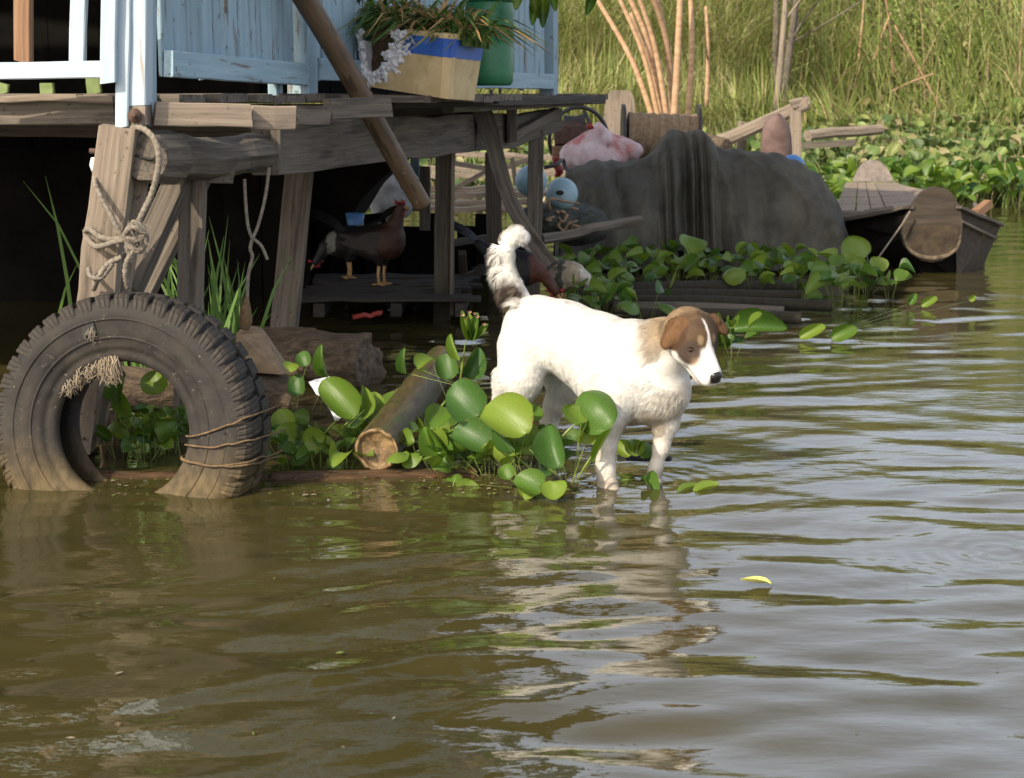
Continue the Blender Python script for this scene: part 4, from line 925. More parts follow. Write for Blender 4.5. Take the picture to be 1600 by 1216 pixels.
def big_bamboo():
    e = P(588, 703, 4.48); b = P(668, 596, 5.2)
    t = thing('bamboo_pole', 'fat wet bamboo pole sloping out of the water towards the viewer', 'bamboo pole', (e[0], e[1], 0))
    d = unit(b - e); s = np.linspace(0, 1, 80); L_ = np.linalg.norm(b - e) + .25; path = e[None] + d[None] * (s * L_)[:, None]
    rad = .0615 - .006 * s
    for q in (.27, .62): rad = rad * (1 + .05 * np.exp(-((s - q) / .006) ** 2) - .04 * np.exp(-((s - q - .016) / .007) ** 2))
    V, F, pc = g_tube(path, rad, 40, caps=False, seed=2); V = V + (vnoise(V, 22, 2, 2) * .0015)[:, None]
    mk('culm', V, F, M_wetbam, t, True, pc)
    # rim and hollow inside closed by the node wall
    T, N, B = frames(path); n0, b0 = N[0], B[0]
    def ringp(r, z, k, m=40, ex=0): a = 2 * math.pi * k / m; return e + d * z + (n0 * math.cos(a) + b0 * math.sin(a)) * (r + ex * math.sin(a * 5 + 1))
    prof = [(.0615, 0), (.060, -.003), (.0525, -.002), (.0505, .002), (.0495, .008), (.045, .011), (.03, .009), (.012, .013), (.001, .012)]
    V = [ringp(r, z + (.004 * math.sin(k * .9) + .002 * math.sin(k * 2.3) if z < .003 else 0), k, 40, .0012 if 0 < i < 8 else 0) for i, (r, z) in enumerate(prof) for k in range(40)]
    F = [(i * 40 + k, i * 40 + (k + 1) % 40, (i + 1) * 40 + (k + 1) % 40, (i + 1) * 40 + k) for i in range(len(prof) - 1) for k in range(40)]
    V = np.array(V); V = V + (vnoise(V, 55, 2, 3) * .0045)[:, None]
    m = pmat('bamboo_cut_end', (.05, .03, .012), (.34, .22, .10), (1, 1, 1), 30, 'object', .45, .9, .008)
    mk('cut_end', V, F, m, t, True)
big_bamboo()
def scrap():
    t = thing('foam_scrap', 'white folded foam scrap lying among the plants right of the tyre', 'foam scrap', P(510, 640, 4.95))
    for (A_, B_, C_, D_, sd_) in (((480, 596, 5.0), (512, 590, 5.03), (552, 640, 4.88), (528, 660, 4.84), 1), ((505, 602, 4.96), (528, 600, 5.0), (548, 622, 4.95), (520, 640, 4.9), 5)):
        q = [P(*A_), P(*B_), P(*C_), P(*D_)]; n, m = 14, 10; V = []
        for i in range(n + 1):
            for k in range(m + 1): V.append((q[0] * (1 - k / m) + q[1] * k / m) * (1 - i / n) + (q[3] * (1 - k / m) + q[2] * k / m) * i / n)
        V = np.array(V); V += np.stack([vnoise(V, 26, sd_ + c_, 2) for c_ in range(3)], 1) * .016
        F = [(i * (m + 1) + k, i * (m + 1) + k + 1, (i + 1) * (m + 1) + k + 1, (i + 1) * (m + 1) + k) for i in range(n) for k in range(m)]
        o = mk('sheet', V, F, M_white, t, False); md = o.modifiers.new('s', 'SOLIDIFY'); md.thickness = .003
scrap()
# bits of straw, rotten leaf and foam floating where the plants meet the water
def debris():
    n = 620; px = np.concatenate([RNG.uniform(420, 960, 330), RNG.uniform(120, 300, 60), RNG.uniform(0, 1600, 50), RNG.uniform(900, 1420, 180)]); py = np.concatenate([RNG.uniform(735, 775, 330), RNG.uniform(745, 775, 60), RNG.uniform(780, 1200, 50), RNG.uniform(470, 545, 180)])
    V = []; F = []; C = []
    for i in range(n):
        c = W(px[i], py[i], .0035); a = RNG.uniform(0, 6.28); l = RNG.uniform(.002, .012); w_ = l * RNG.uniform(.15, .7); d = V3(math.cos(a), math.sin(a), 0); e = V3(-math.sin(a), math.cos(a), 0)
        k = len(V); V += [c - d * l, c + e * w_ + [0, 0, .0012], c + d * l, c - e * w_]; F.append((k, k + 1, k + 2, k + 3)); C += [[(.22, .16, .08), (.1, .07, .03), (.2, .26, .06), (.4, .36, .26)][int(RNG.integers(4))]] * 4
    mk('floating_debris', V, F, M_blade, None, False, None, np.array(C), kind='stuff', label='scattered bits of straw and rotten leaf on the water')
debris()
# ------------------------------------------------------------------ FOREGROUND HYACINTH: leaves placed one by one
def L3(px, py, dY=0, Y0=4.45): return P(px, py, Y0 + dY)
def photo_plant(label, root, leaves, stalks=(), Y=4.45, cat='water plant', name='water_hyacinth'):
    r = P(*root); t = thing(name, label, cat, (r[0], r[1], max(0, r[2])))
    for lf in leaves:
        (bx, by, bd), (tx, ty, td), wpx, nr, var = lf[:5]; b = P(bx, by, Y + bd); tp_ = P(tx, ty, Y + td)
        place_leaf(t, b, tp_, wpx * (1.14 if wpx > 20 else 1) * Y / FPX, nr, var)
        if len(lf) > 5 and lf[5] is None: continue
        sx, sy, sd = lf[5] if len(lf) > 5 else (root[0], root[1], root[2] - Y)
        place_stalk(t, P(sx, sy, Y + sd), b, 'bulb' if (len(lf) > 6 and lf[6]) else 'thin', .16)
    for (a, b, k, th) in stalks: place_stalk(t, P(*a), P(*b), k, th)
    return t
NC = (0, -1, .35)
photo_plant('hyacinth plant with tall wilted brown-tipped leaf beside the dog\'s rump', (722, 605, 4.75),
    [((700, 592, 0), (694, 552, .02), 32, (.1, -1, .3), 0), ((718, 562, -.02), (700, 522, 0), 20, (-.4, -1, .2), 3), ((730, 590, .04), (752, 545, .05), 32, (.3, -1, .2), 1, (722, 605, 0)),
     ((652, 575, .05), (682, 556, .1), 26, (-.2, -.6, .8), 0), ((634, 583, .1), (628, 545, .1), 20, (-.5, -1, .1), 3)],
    [((718, 603, 4.72), (727, 535, 4.7), 'bulb', .42), ((699, 625, 4.62), (677, 572, 4.66), 'thin', .09), ((727, 540, 4.7), (738, 515, 4.7), 'thin', .1)], Y=4.72)
wl = thing('wilted_leaf', 'wilted brown curling leaf on top of the tallest hyacinth stalk', 'leaf', P(738, 522, 4.7))
for k, (bx, by, tx, ty, v) in enumerate(((733, 530, 722, 486, 5), (735, 530, 745, 490, 3), (737, 529, 762, 507, 5), (735, 531, 735, 494, 1))):
    place_leaf(wl, P(bx, by, 4.69 + k * .004), P(tx, ty, 4.68), 20 * 4.7 / FPX, (.1 * (k - 1), -1, .2), v)
mbr = MB()
M_brown = pmat('dead_leaf', (.22, .12, .06), (.42, .28, .18), (1, 1, 1), 30, 'object', .8, .4, .003)
for (bx, by, r) in ((722, 492, 6), (733, 488, 6), (745, 495, 6), (756, 507, 6), (741, 490, 5), (728, 497, 5)):
    cc = P(bx, by, 4.672); a = RNG.uniform(0, 3); rr = r * .55 * 4.7 / FPX
    ring = [cc + V3(math.cos(q) * rr * (1 + .4 * math.sin(3 * q + a)), .006 * math.sin(2 * q), math.sin(q) * rr * .7) for q in np.linspace(0, 5.6, 8)]
    mbr.add(np.array(ring + [cc + V3(0, .008, 0)]), [(i, (i + 1) % 8, 8) for i in range(8)])
mbr.build('dead_edge', M_brown, wl, True)
photo_plant('hyacinth plant with two broad pale leaves left of the dog\'s hind leg', (745, 738, 4.45),
    [((748, 649, 0), (706, 598, .03), 58, (-.35, -1, .5), 0, (772, 735, 0)), ((762, 699, -.05), (709, 666, -.02), 48, (-.3, -.8, .8), 0, (790, 735, 0)),
     ((700, 728, -.03), (655, 664, .02), 30, (-.3, -1, .3), 1, (745, 742, 0)), ((690, 712, .0), (672, 662, .05), 30, (.2, -1, .3), 3, (745, 742, 0)), ((672, 668, .05), (700, 632, .12), 36, (.3, -.6, .8), 0)],
    [((674, 658, 4.55), (702, 618, 4.6), 'bulb', .4), ((790, 738, 4.43), (760, 700, 4.41), 'thin', .14), ((745, 700, 4.45), (778, 728, 4.42), 'thin', .12)], Y=4.45)
photo_plant('hyacinth plant whose dark glossy leaf covers the dog\'s hind foot', (806, 745, 4.38),
    [((821, 678, -.05), (757, 628, .02), 66, (-.25, -.75, .8), 0, (806, 745, 0)), ((800, 722, 0), (768, 695, .0), 30, (-.6, -.7, .5), 4, (825, 742, 0)), ((804, 702, 0), (768, 668, .02), 24, (-.5, -1, -.1), 3),
     ((826, 655, .08), (843, 632, .1), 30, (.1, -1, .4), 1), ((802, 700, .06), (836, 660, .1), 34, (.1, -.8, .5), 0), ((790, 722, .02), (812, 690, .05), 22, (.2, -1, .2), 3)],
    [((806, 745, 4.38), (795, 690, 4.42), 'bulb', .2), ((826, 745, 4.36), (835, 700, 4.4), 'thin', .14), ((815, 745, 4.37), (800, 672, 4.4), 'thin', .13), ((838, 742, 4.34), (795, 702, 4.36), 'thin', .1)], Y=4.38)
photo_plant('hyacinth plant with high folded dark leaf in front of the dog\'s front leg', (890, 758, 4.26),
    [((946, 672, -.02), (908, 608, .02), 62, (-.1, -1, .25), 4, (905, 756, 0)), ((908, 662, 0), (886, 640, .04), 46, (.55, -.8, .5), 2, (895, 756, 0)), ((872, 731, -.03), (851, 660, .02), 44, (-.25, -1, .25), 1, (880, 756, 0)),
     ((905, 690, .04), (935, 640, .05), 34, (.5, -1, .1), 1, (900, 756, 0)), ((955, 672, -.04), (924, 722, -.04), 15, (-.6, -.8, .2), 5, (903, 752, 0)), ((858, 722, .05), (842, 680, .06), 24, (.4, -1, .1), 3, (880, 756, 0))],
    [((871, 744, 4.24), (827, 702, 4.27), 'bulb', .28), ((893, 757, 4.23), (913, 698, 4.22), 'bulb', .24), ((902, 748, 4.22), (936, 695, 4.22), 'bulb', .30), ((886, 755, 4.25), (877, 712, 4.27), 'bulb', .16), ((897, 755, 4.26), (903, 690, 4.27), 'thin', .14), ((925, 735, 4.24), (952, 690, 4.22), 'thin', .07),
     ((876, 685, 4.2), (899, 662, 4.2), 'bulb', .38)], Y=4.23)
photo_plant('low hyacinth leaves half floating in front of the tall plant', (830, 772, 4.2),
    [((845, 768, 0), (806, 742, .02), 40, (-.1, -.8, .8), 0), ((862, 752, .0), (868, 785, -.04), 34, (0, -.8, .6), 2, (860, 760, 0)), ((795, 748, .1), (786, 725, .12), 26, (-.1, -1, .5), 0), ((818, 778, .0), (832, 762, .02), 30, (0, -.6, .8), 0),
     ((710, 772, .16), (700, 742, .2), 38, (-.1, -.9, .5), 0, None), ((728, 775, .14), (738, 752, .16), 34, (.1, -.6, .8), 2, None), ((745, 782, .1), (765, 766, .12), 30, (.1, -.3, 1), 0, None)],
    [((730, 756, 4.36), (800, 762, 4.24), 'thin', .1), ((725, 748, 4.38), (740, 752, 4.34), 'thin', .08), ((705, 770, 4.34), (712, 745, 4.36), 'bulb', .2)], Y=4.2)
fl = thing('floating_leaf', 'yellow-green swollen leaf stem floating by the dog\'s front feet', 'leaf', W(957, 754))
place_stalk(fl, W(934, 754, .008), W(982, 750, .012), 'bulb', .55); place_stalk(fl, W(980, 750, .012), W(1010, 748, .02), 'thin', .07); place_leaf(fl, W(1005, 748, .02), W(1030, 770, -.002), .035, (0, -.4, 1), 1)
fl = thing('floating_leaf', 'small pale green leaf floating right of the dog', 'leaf', W(1100, 766)); place_leaf(fl, W(1085, 768, .003), W(1122, 762, .003), .03, (0, -.1, 1), 2); place_leaf(fl, W(1060, 768, .003), W(1088, 762, .003), .02, (0, -.1, 1), 2)
fl = thing('floating_leaf', 'tiny yellow leaf drifting alone on the open water', 'leaf', W(1186, 911)); yl = place_leaf(fl, W(1205, 912, .0015), W(1157, 911, .002), .022, (0, -.2, 1), 2); yl.data = yl.data.copy(); yl.data.materials[0] = pmat('yellow_leaf', (.42, .42, .10), (.6, .58, .2), (1, 1, 1), 20, 'object', .5); place_stalk(fl, W(1200, 912, .003), W(1225, 910, .003), 'thin', .04)
photo_plant('small dark hyacinth leaves between the dog\'s front legs', (985, 712, 4.62),
    [((985, 712, 0), (962, 690, .03), 24, NC, 0), ((990, 712, 0), (992, 684, .02), 30, NC, 1), ((1000, 712, 0), (1020, 694, .03), 26, NC, 0)], Y=4.6)
for (px, py) in ((668, 735), (690, 742), (716, 738), (742, 733), (765, 742), (700, 715), (735, 712), (768, 722), (822, 735), (850, 742), (680, 712), (725, 690), (860, 722)):
    q = W(px, py + 4); plant_random(q[0], q[1], 0, 5, .085, .062, 'small bright hyacinth filling in under the big leaves beside the dog', 'small hyacinth beside the dog', spread=1.1)
# cluster right of the tyre
photo_plant('hyacinth with glossy dark folded leaf over the white foam scrap', (520, 690, 4.75),
    [((556, 650, -.02), (502, 592, .02), 46, (-.3, -.8, .8), 0, (540, 690, 0)), ((562, 655, 0), (572, 600, .05), 26, (.5, -1, .1), 3, (545, 690, 0)), ((580, 660, .05), (588, 610, .1), 26, (.4, -1, .2), 0, (548, 690, 0)),
     ((545, 668, -.02), (560, 632, .0), 28, (-.4, -1, .2), 4, (535, 690, 0))],
    [((505, 680, 4.7), (530, 652, 4.7), 'bulb', .34), ((530, 672, 4.7), (556, 650, 4.72), 'bulb', .2), ((520, 690, 4.7), (570, 640, 4.72), 'thin', .12), ((488, 640, 4.8), (512, 590, 4.8), 'thin', .1)], Y=4.75)
photo_plant('hyacinth with small round bright leaves beside the wooden wedge', (462, 680, 4.8),
    [((466, 618, 0), (463, 583, .02), 26, (-.1, -1, .3), 0), ((478, 572, 0), (470, 548, .02), 22, NC, 0, (462, 640, .02)), ((452, 580, 0), (462, 566, .02), 24, (0, -.6, .8), 0, (458, 640, .02)), ((512, 588, .1), (497, 540, .1), 22, (-.5, -1, .1), 3, (500, 640, .1)),
     ((450, 672, 0), (432, 640, .02), 34, (-.1, -.8, .7), 0), ((455, 700, -.05), (432, 672, -.02), 32, (-.1, -.7, .8), 1)],
    [((432, 632, 4.72), (456, 690, 4.7), 'thin', .14), ((440, 650, 4.7), (490, 712, 4.68), 'thin', .14)], Y=4.8)
clab = 'low dark green hyacinth crowded between the tyre and the wet bamboo'; cg = 'hyacinth between tyre and bamboo'
for (px, py) in ((440, 700), (458, 720), (478, 705), (500, 722), (522, 708), (540, 724), (468, 690), (508, 690), (435, 722), (560, 690), (590, 668), (600, 650)):
    q = W(px, py + 10); plant_random(q[0], q[1], 0, 5, .07, .055, clab, cg, low=False, spread=1.4)
clab = 'leafy hyacinth seen through the hole of the tyre'; cg = 'hyacinth behind the tyre hole'
for (px, py) in ((190, 716), (215, 706), (240, 715), (265, 708), (290, 716), (225, 722), (255, 698), (200, 690), (285, 695)):
    q = W(px, py); plant_random(q[0], q[1], 0, 5, .11, .06, clab, cg, spread=.9)
photo_plant('hyacinth with two bright leaves high in the tyre hole', (215, 700, 4.75),
    [((182, 628, 0), (186, 580, .02), 32, (-.2, -1, .3), 1), ((246, 615, .02), (236, 578, .04), 38, (.1, -1, .3), 0), ((200, 650, 0), (180, 612, .02), 30, NC, 3), ((228, 690, 0), (222, 652, .02), 24, NC, 1)], Y=4.7)
# shaded plants behind the bamboo and under the tarp boat
clab = 'shaded hyacinth growing in front of the tarp-covered boat'; cg = 'hyacinth in front of the tarp boat'
for (px, py) in ((900, 430), (925, 445), (948, 462), (905, 470), (940, 480), (1000, 425), (1020, 440), (1050, 425), (1085, 430), (1060, 445), (1110, 440), (1135, 432), (1165, 440), (1190, 430), (1215, 445), (1240, 435), (1262, 450), (1285, 440),
                 (1300, 462), (1320, 450), (1335, 470), (1355, 455), (1390, 462), (1250, 468), (1310, 482), (1180, 455), (960, 420), (985, 455), (1225, 425), (890, 448)):
    q = W(px, py + 5); plant_random(q[0], q[1], 0, 6, .16, .095, clab, cg, spread=.9)
photo_plant('single round leaf on a tall bent stalk in front of the tarp', (1042, 462, 8.6), [((1078, 392, 0), (1088, 368, .05), 40, (.1, -.7, .7), 0)], [((1042, 462, 8.6), (1060, 415, 8.6), 'bulb', .6), ((1060, 418, 8.6), (1078, 390, 8.6), 'thin', .2)], Y=8.6)
photo_plant('broad green leaf standing against the dark prow', (1330, 430, 9.2), [((1340, 408, 0), (1325, 372, .05), 40, (.1, -.9, .4), 2)], Y=9.1)
photo_plant('large pale green leaf lying sideways on the water right of the dog\'s head', (1140, 530, 6.9), [((1145, 512, 0), (1228, 506, -.05), 34, (.05, -.9, .45), 1), ((1120, 540, -.1), (1142, 505, -.1), 26, (.3, -1, .1), 0), ((1128, 545, -.1), (1115, 500, -.1), 26, (-.3, -1, .2), 3), ((1110, 540, -.1), (1165, 530, -.1), 20, (0, -.7, .7), 0)], Y=6.9)
clab = 'few small leaves floating behind the pale sideways leaf'; 
photo_plant(clab, (1290, 525, 7.0), [((1250, 527, 0), (1290, 508, 0), 20, NC, 0), ((1300, 528, 0), (1340, 512, 0), 22, NC, 0), ((1440, 478, 1.1), (1465, 464, 1.1), 16, NC, 0), ((1420, 475, 1.1), (1432, 458, 1.1), 16, NC, 1), ((1515, 470, 1.1), (1525, 462, 1.1), 12, NC, 1)], Y=7.0)
clab = 'dim hyacinth in the shade behind the dog\'s back'; cg = 'hyacinth behind the dog'
for (px, py) in ((905, 490), (945, 494), (1010, 500), (1145, 545)):
    q = W(px, py + 8); plant_random(q[0], q[1], 0, 5, .14, .09, clab, cg, spread=.9)
clab = 'bright hyacinth plant at the near edge of the far mat'; cg = 'hyacinth along the far mat edge'
for k in range(46):
    px = 1270 + k * 8.5 + random.uniform(-6, 6); Y = 15.1 + random.uniform(-.2, 1.2) - (0 if px > 1400 else .8 * random.random()); x = (px - 800) / FPX * Y
    plant_random(x, Y, max(0, 0.0), 7, .36, .15, clab, cg, low=True, spread=.7, upright=.9)
clab = 'bright hyacinth plant between the sampans and the bank'
for k in range(16):
    px = 1255 + k * 14 + random.uniform(-6, 6); Y = 13.6 + random.uniform(-.3, .6); plant_random((px - 800) / FPX * Y, Y, 0, 6, .3, .13, clab, 'hyacinth behind the sampans', low=True, spread=.8, upright=.9)
# shaded rushes under the deck
def rushes(px, py, Y, n, h, label, sx=.1):
    c = P(px, py, Y); h = h + c[2]; c[2] = -.02; b = c[None] + np.stack([RNG.uniform(-sx, sx, n), RNG.uniform(-.08, .08, n), np.zeros(n)], 1)
    V, F, C = g_blades(b, RNG.uniform(.5, 1, n) * h, RNG.uniform(.009, .018, n), RNG.uniform(.05, .35, n), RNG.uniform(0, 6.28, n), pal(n, [(.10, .20, .04), (.14, .26, .05), (.08, .16, .03)], .15), droop=1.2, face=RNG.uniform(-.6, .6, n))
    mk('rush_clump', V, F, M_blade, None, False, None, C, label=label, cat='rushes')
rushes(345, 530, 5.25, 60, .5, 'tall green rushes right of the second stilt', .085)
rushes(250, 500, 5.4, 34, .42, 'green rushes behind the leaning post and braces', .11)
rushes(130, 470, 5.9, 5, .62, 'few yellowing blades in the dark left of the post', .12)

# ------------------------------------------------------------------ chicken platform, chickens
M_under = pmat('shade_dark_plank', (.012, .010, .008), (.045, .037, .028), GR, 1.8, 'pc', .9, .8, .005, var=.3)  # plank colour darkened to paint the shade under the house
pf = thing('plank_platform', 'dark low plank platform under the house where the brown chicken stands', 'platform', P(600, 470, 8.0))
for k in range(9):
    z = .115; x0 = P(470, 400, 7.9)[0]; x1 = P(735, 400, 7.9)[0]; y = 7.55 + k * .12
    plank('platform_board', (x0 + random.uniform(-.06, .06), y, z), (x1 + random.uniform(-.1, .1), y + .03, z), .11, .02, M_under, pf, hint=(0, 1, 0), jit=.004)
for x in (P(500, 400, 7.6)[0], P(620, 400, 7.6)[0], P(720, 400, 7.6)[0]): plank('bearer', (x, 7.5, .07), (x, 8.6, .07), .06, .05, M_under, pf)
def chicken(px, Y, zf, sc_, facing, yaw, label, pose, pal_, tailcol):
    """pal_: function(q local pts)->colour"""
    o = V3((px - 800) / FPX * Y, Y, zf); t = thing('chicken', label, 'chicken', o)
    cy, sy = math.cos(yaw), math.sin(yaw); R = np.array([[cy * facing, -sy, 0], [sy * facing, cy, 0], [0, 0, 1]]) * sc_
    if pose == 'stand': neck, head, bt, body = V3(.085, 0, .29), V3(.115, 0, .365), .25, V3(0, 0, .20)
    else: neck, head, bt, body = V3(.14, 0, .18), V3(.20, 0, .095), -.2, V3(0, 0, .20)
    Rb = np.array([[math.cos(bt), 0, -math.sin(bt)], [0, 1, 0], [math.sin(bt), 0, math.cos(bt)]])
    def f(p):
        d = sd_ell(p, body, (.125, .07, .082), Rb)
        d = smin(d, sd_ell(p, body + V3(.06, 0, -.005), (.06, .06, .068)), .04)
        d = smin(d, sd_cone(p, body + Rb @ V3(-.08, 0, .03), body + Rb @ V3(-.17, 0, .07), .045, .022), .03)
        d = smin(d, sd_cone(p, body + Rb @ V3(.08, 0, .03), neck, .05, .034), .03); d = smin(d, sd_cone(p, neck, head, .033, .021), .02)
        for s in (1, -1): d = smin(d, sd_cone(p, V3(.0, .035 * s, .15), V3(.015, .032 * s, .10), .036, .014), .02)
        return d + .0025 * vnoise(p, 60, 2)
    V, F = surface_nets(f, (-.26, -.12, .04), (.28, .12, .42), .008)
    mk('body', V @ R.T + o, F[:, ::-1] if facing < 0 else F, M_feather, t, True, None, pal_(V))
    hd = unit(head - neck); fw = V3(1, 0, 0) if pose == 'stand' else unit(V3(.6, 0, -.8))
    Vb, Fb, _ = g_tube([head + fw * .015, head + fw * .034 - [0, 0, .003], head + fw * .046 - [0, 0, .008]], [.009, .006, .001], 7); mk('beak', Vb @ R.T + o, Fb, M_shank, t, True)
    up = unit(np.cross(fw, (0, 1, 0))) * -1; up = up if up[2] > 0 or pose != 'stand' else -up
    mbc = MB()
    for k in range(5):
        c0 = head + fw * (.018 - k * .011) + up * .014; mbc.add(*[x if i else np.array(x) @ R.T + o for i, x in enumerate(g_tube([c0, c0 + up * (.018 + .006 * math.sin(k * 2)) - fw * .004], [.007, .003], 6)[:2])])
    c0 = head + fw * .012 - up * .014; mbc.add(*[x if i else np.array(x) @ R.T + o for i, x in enumerate(g_tube([c0, c0 - up * .022], [.006, .009], 6)[:2])])
    mbc.build('comb', M_comb, t, True)
    for s in (1, -1):
        Vl, Fl, _ = g_tube([V3(.015, .032 * s, .11), V3(.008, .032 * s, .05), V3(.012, .032 * s, .006)], [.009, .0065, .007], 7); mk('leg', Vl @ R.T + o, Fl, M_shank, t, True)
        mt = MB()
        for a in (-.5, 0, .5, math.pi): mt.add(*[x if i else np.array(x) @ R.T + o for i, x in enumerate(g_tube([V3(.012, .032 * s, .008), V3(.012 + .035 * math.cos(a), .032 * s + .035 * math.sin(a), .004)], [.005, .003], 5)[:2])])
        mt.build('toes', M_shank, t, True)
    # tail feathers and wing feathers
    tb = body + Rb @ V3(-.15, 0, .06); mt = MB()
    for k in range(11):
        a = (k / 10 - .5); d = unit(V3(-.6 + .1 * a, a * .5, .9 - .5 * abs(a))); m1 = tb + d * .1 + V3(-.02, 0, 0); m2 = tb + d * .15 + V3(-.09, 0, -.02 * (k % 3))
        pth = smooth_path([tb, m1, m2], 7); wv = np.array([.008, .014, .018, .018, .016, .012, .003])
        L_ = pth + V3(0, 1, .2) * wv[:, None] * .6 + V3(.6, 0, .2) * wv[:, None] * .5; R_ = pth - V3(0, 1, .2) * wv[:, None] * .6 - V3(.6, 0, .2) * wv[:, None] * .5
        Vq = np.stack([L_, R_], 1).reshape(-1, 3) @ R.T + o; mt.add(Vq, [(2 * i, 2 * i + 1, 2 * i + 3, 2 * i + 2) for i in range(6)], None, tailcol)
    mt.build('tail', M_feather, t, False)
    for s in (1, -1):
        mt = MB()
        for k in range(7):
            a0 = body + V3(.05 - .012 * k, s * .066, .045 - .012 * k); e = a0 + V3(-.13 - .004 * k, -s * .012, -.02 + .008 * k); mid = (a0 + e) / 2 + V3(0, s * .012, 0)
            pth = smooth_path([a0, mid, e], 6); wv = np.array([.006, .012, .014, .013, .010, .002])
            Vq = np.stack([pth + V3(0, 0, 1) * wv[:, None], pth - V3(0, 0, 1) * wv[:, None]], 1).reshape(-1, 3); col = pal_(Vq) * .85
            mt.add(Vq @ R.T + o, [(2 * i, 2 * i + 1, 2 * i + 3, 2 * i + 2) for i in range(5)], None, col)
        mt.build('wing', M_feather, t, False)
def band(cs):
    def f(V):
        c = np.empty((len(V), 3)); c[:] = cs[0]
        nz = vnoise(V, 40, 3, 2)
        for (lo, hi, axis, col) in cs[1]:
            v = V[:, axis] + nz * .02; m = (v > lo) & (v < hi); c[m] = col
        fl = np.sin(V[:, 0] * 260 + 9 * nz) * np.sin(V[:, 2] * 300 + 7 * nz)
        return c * (1 + .25 * nz[:, None]) * (1 + .35 * fl[:, None])
    return f
chicken(592, 8.0, .13, 1.03, 1, -.35, 'reddish brown chicken standing on the dark platform', 'stand', band(((.012, .007, .005), [(.04, .3, 0, (.05, .018, .008)), (.36, .5, 2, (.06, .018, .012))])), (.012, .01, .01))  # brown feathers darkened to put the under-house shade into their colour
chicken(548, 8.3, .13, .9, -1, .3, 'black chicken with pale neck feathers behind the brown one', 'peck', band(((.014, .013, .013), [(.10, .14, 0, (.22, .24, .2))])), (.012, .012, .012))
chicken(878, 8.0, .02, .82, 1, -.3, 'white and tan speckled hen pecking among leaves in front of the stick', 'peck', band(((.40, .33, .22), [(-.02, .03, 0, (.08, .08, .06)), (-.2, -.12, 0, (.1, .1, .07)), (.12, .2, 0, (.55, .5, .42))])), (.35, .3, .22))
chicken(800, 7.85, .02, 1.05, 1, -.2, 'dark rooster with rusty neck and red comb pecking behind the dog\'s tail', 'peck', band(((.014, .014, .016), [(.09, .3, 0, (.10, .032, .013))])), (.012, .014, .02))
bw_ = thing('dark_backdrop', 'dark backdrop boards added to deepen the shade behind the platform', 'screen', P(650, 470, 9.3))  # near-black backdrop added to cover lit water and deepen the shade
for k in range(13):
    x = P(470 + k * 29, 400, 9.4)[0]; plank('backdrop_board', (x, 9.4 + .024 * (k % 2), -.05), (x, 9.4 + .024 * (k % 2), .30 + .09 * math.sin(k * 2.1)), .125, .02, M_hullshade, bw_, hint=(1, 0, 0))
# clutter on the platform side
bk = thing('blue_bucket', 'small bright blue plastic tub in the dark under the house', 'tub', P(555, 352, 8.9)); V, F = g_lathe([(0, 0), (.035, 0), (.045, .06), (.048, .06), (.04, .004)], 20, P(555, 352, 8.3)); mk('tub', V, F, M_bluep, bk, True)
M_red = pmat('red_wrapper', (.2, .015, .012), (.32, .03, .02), (1, 1, 1), 20, 'object', .5, .3, .003)
pb('wrapper', (552, 494, 7.3), (596, 490, 7.35), 7, .02, M_red, None, jit=.003, seg=.03, label='crumpled red wrapper lying in the shade below the platform', cat='wrapper')

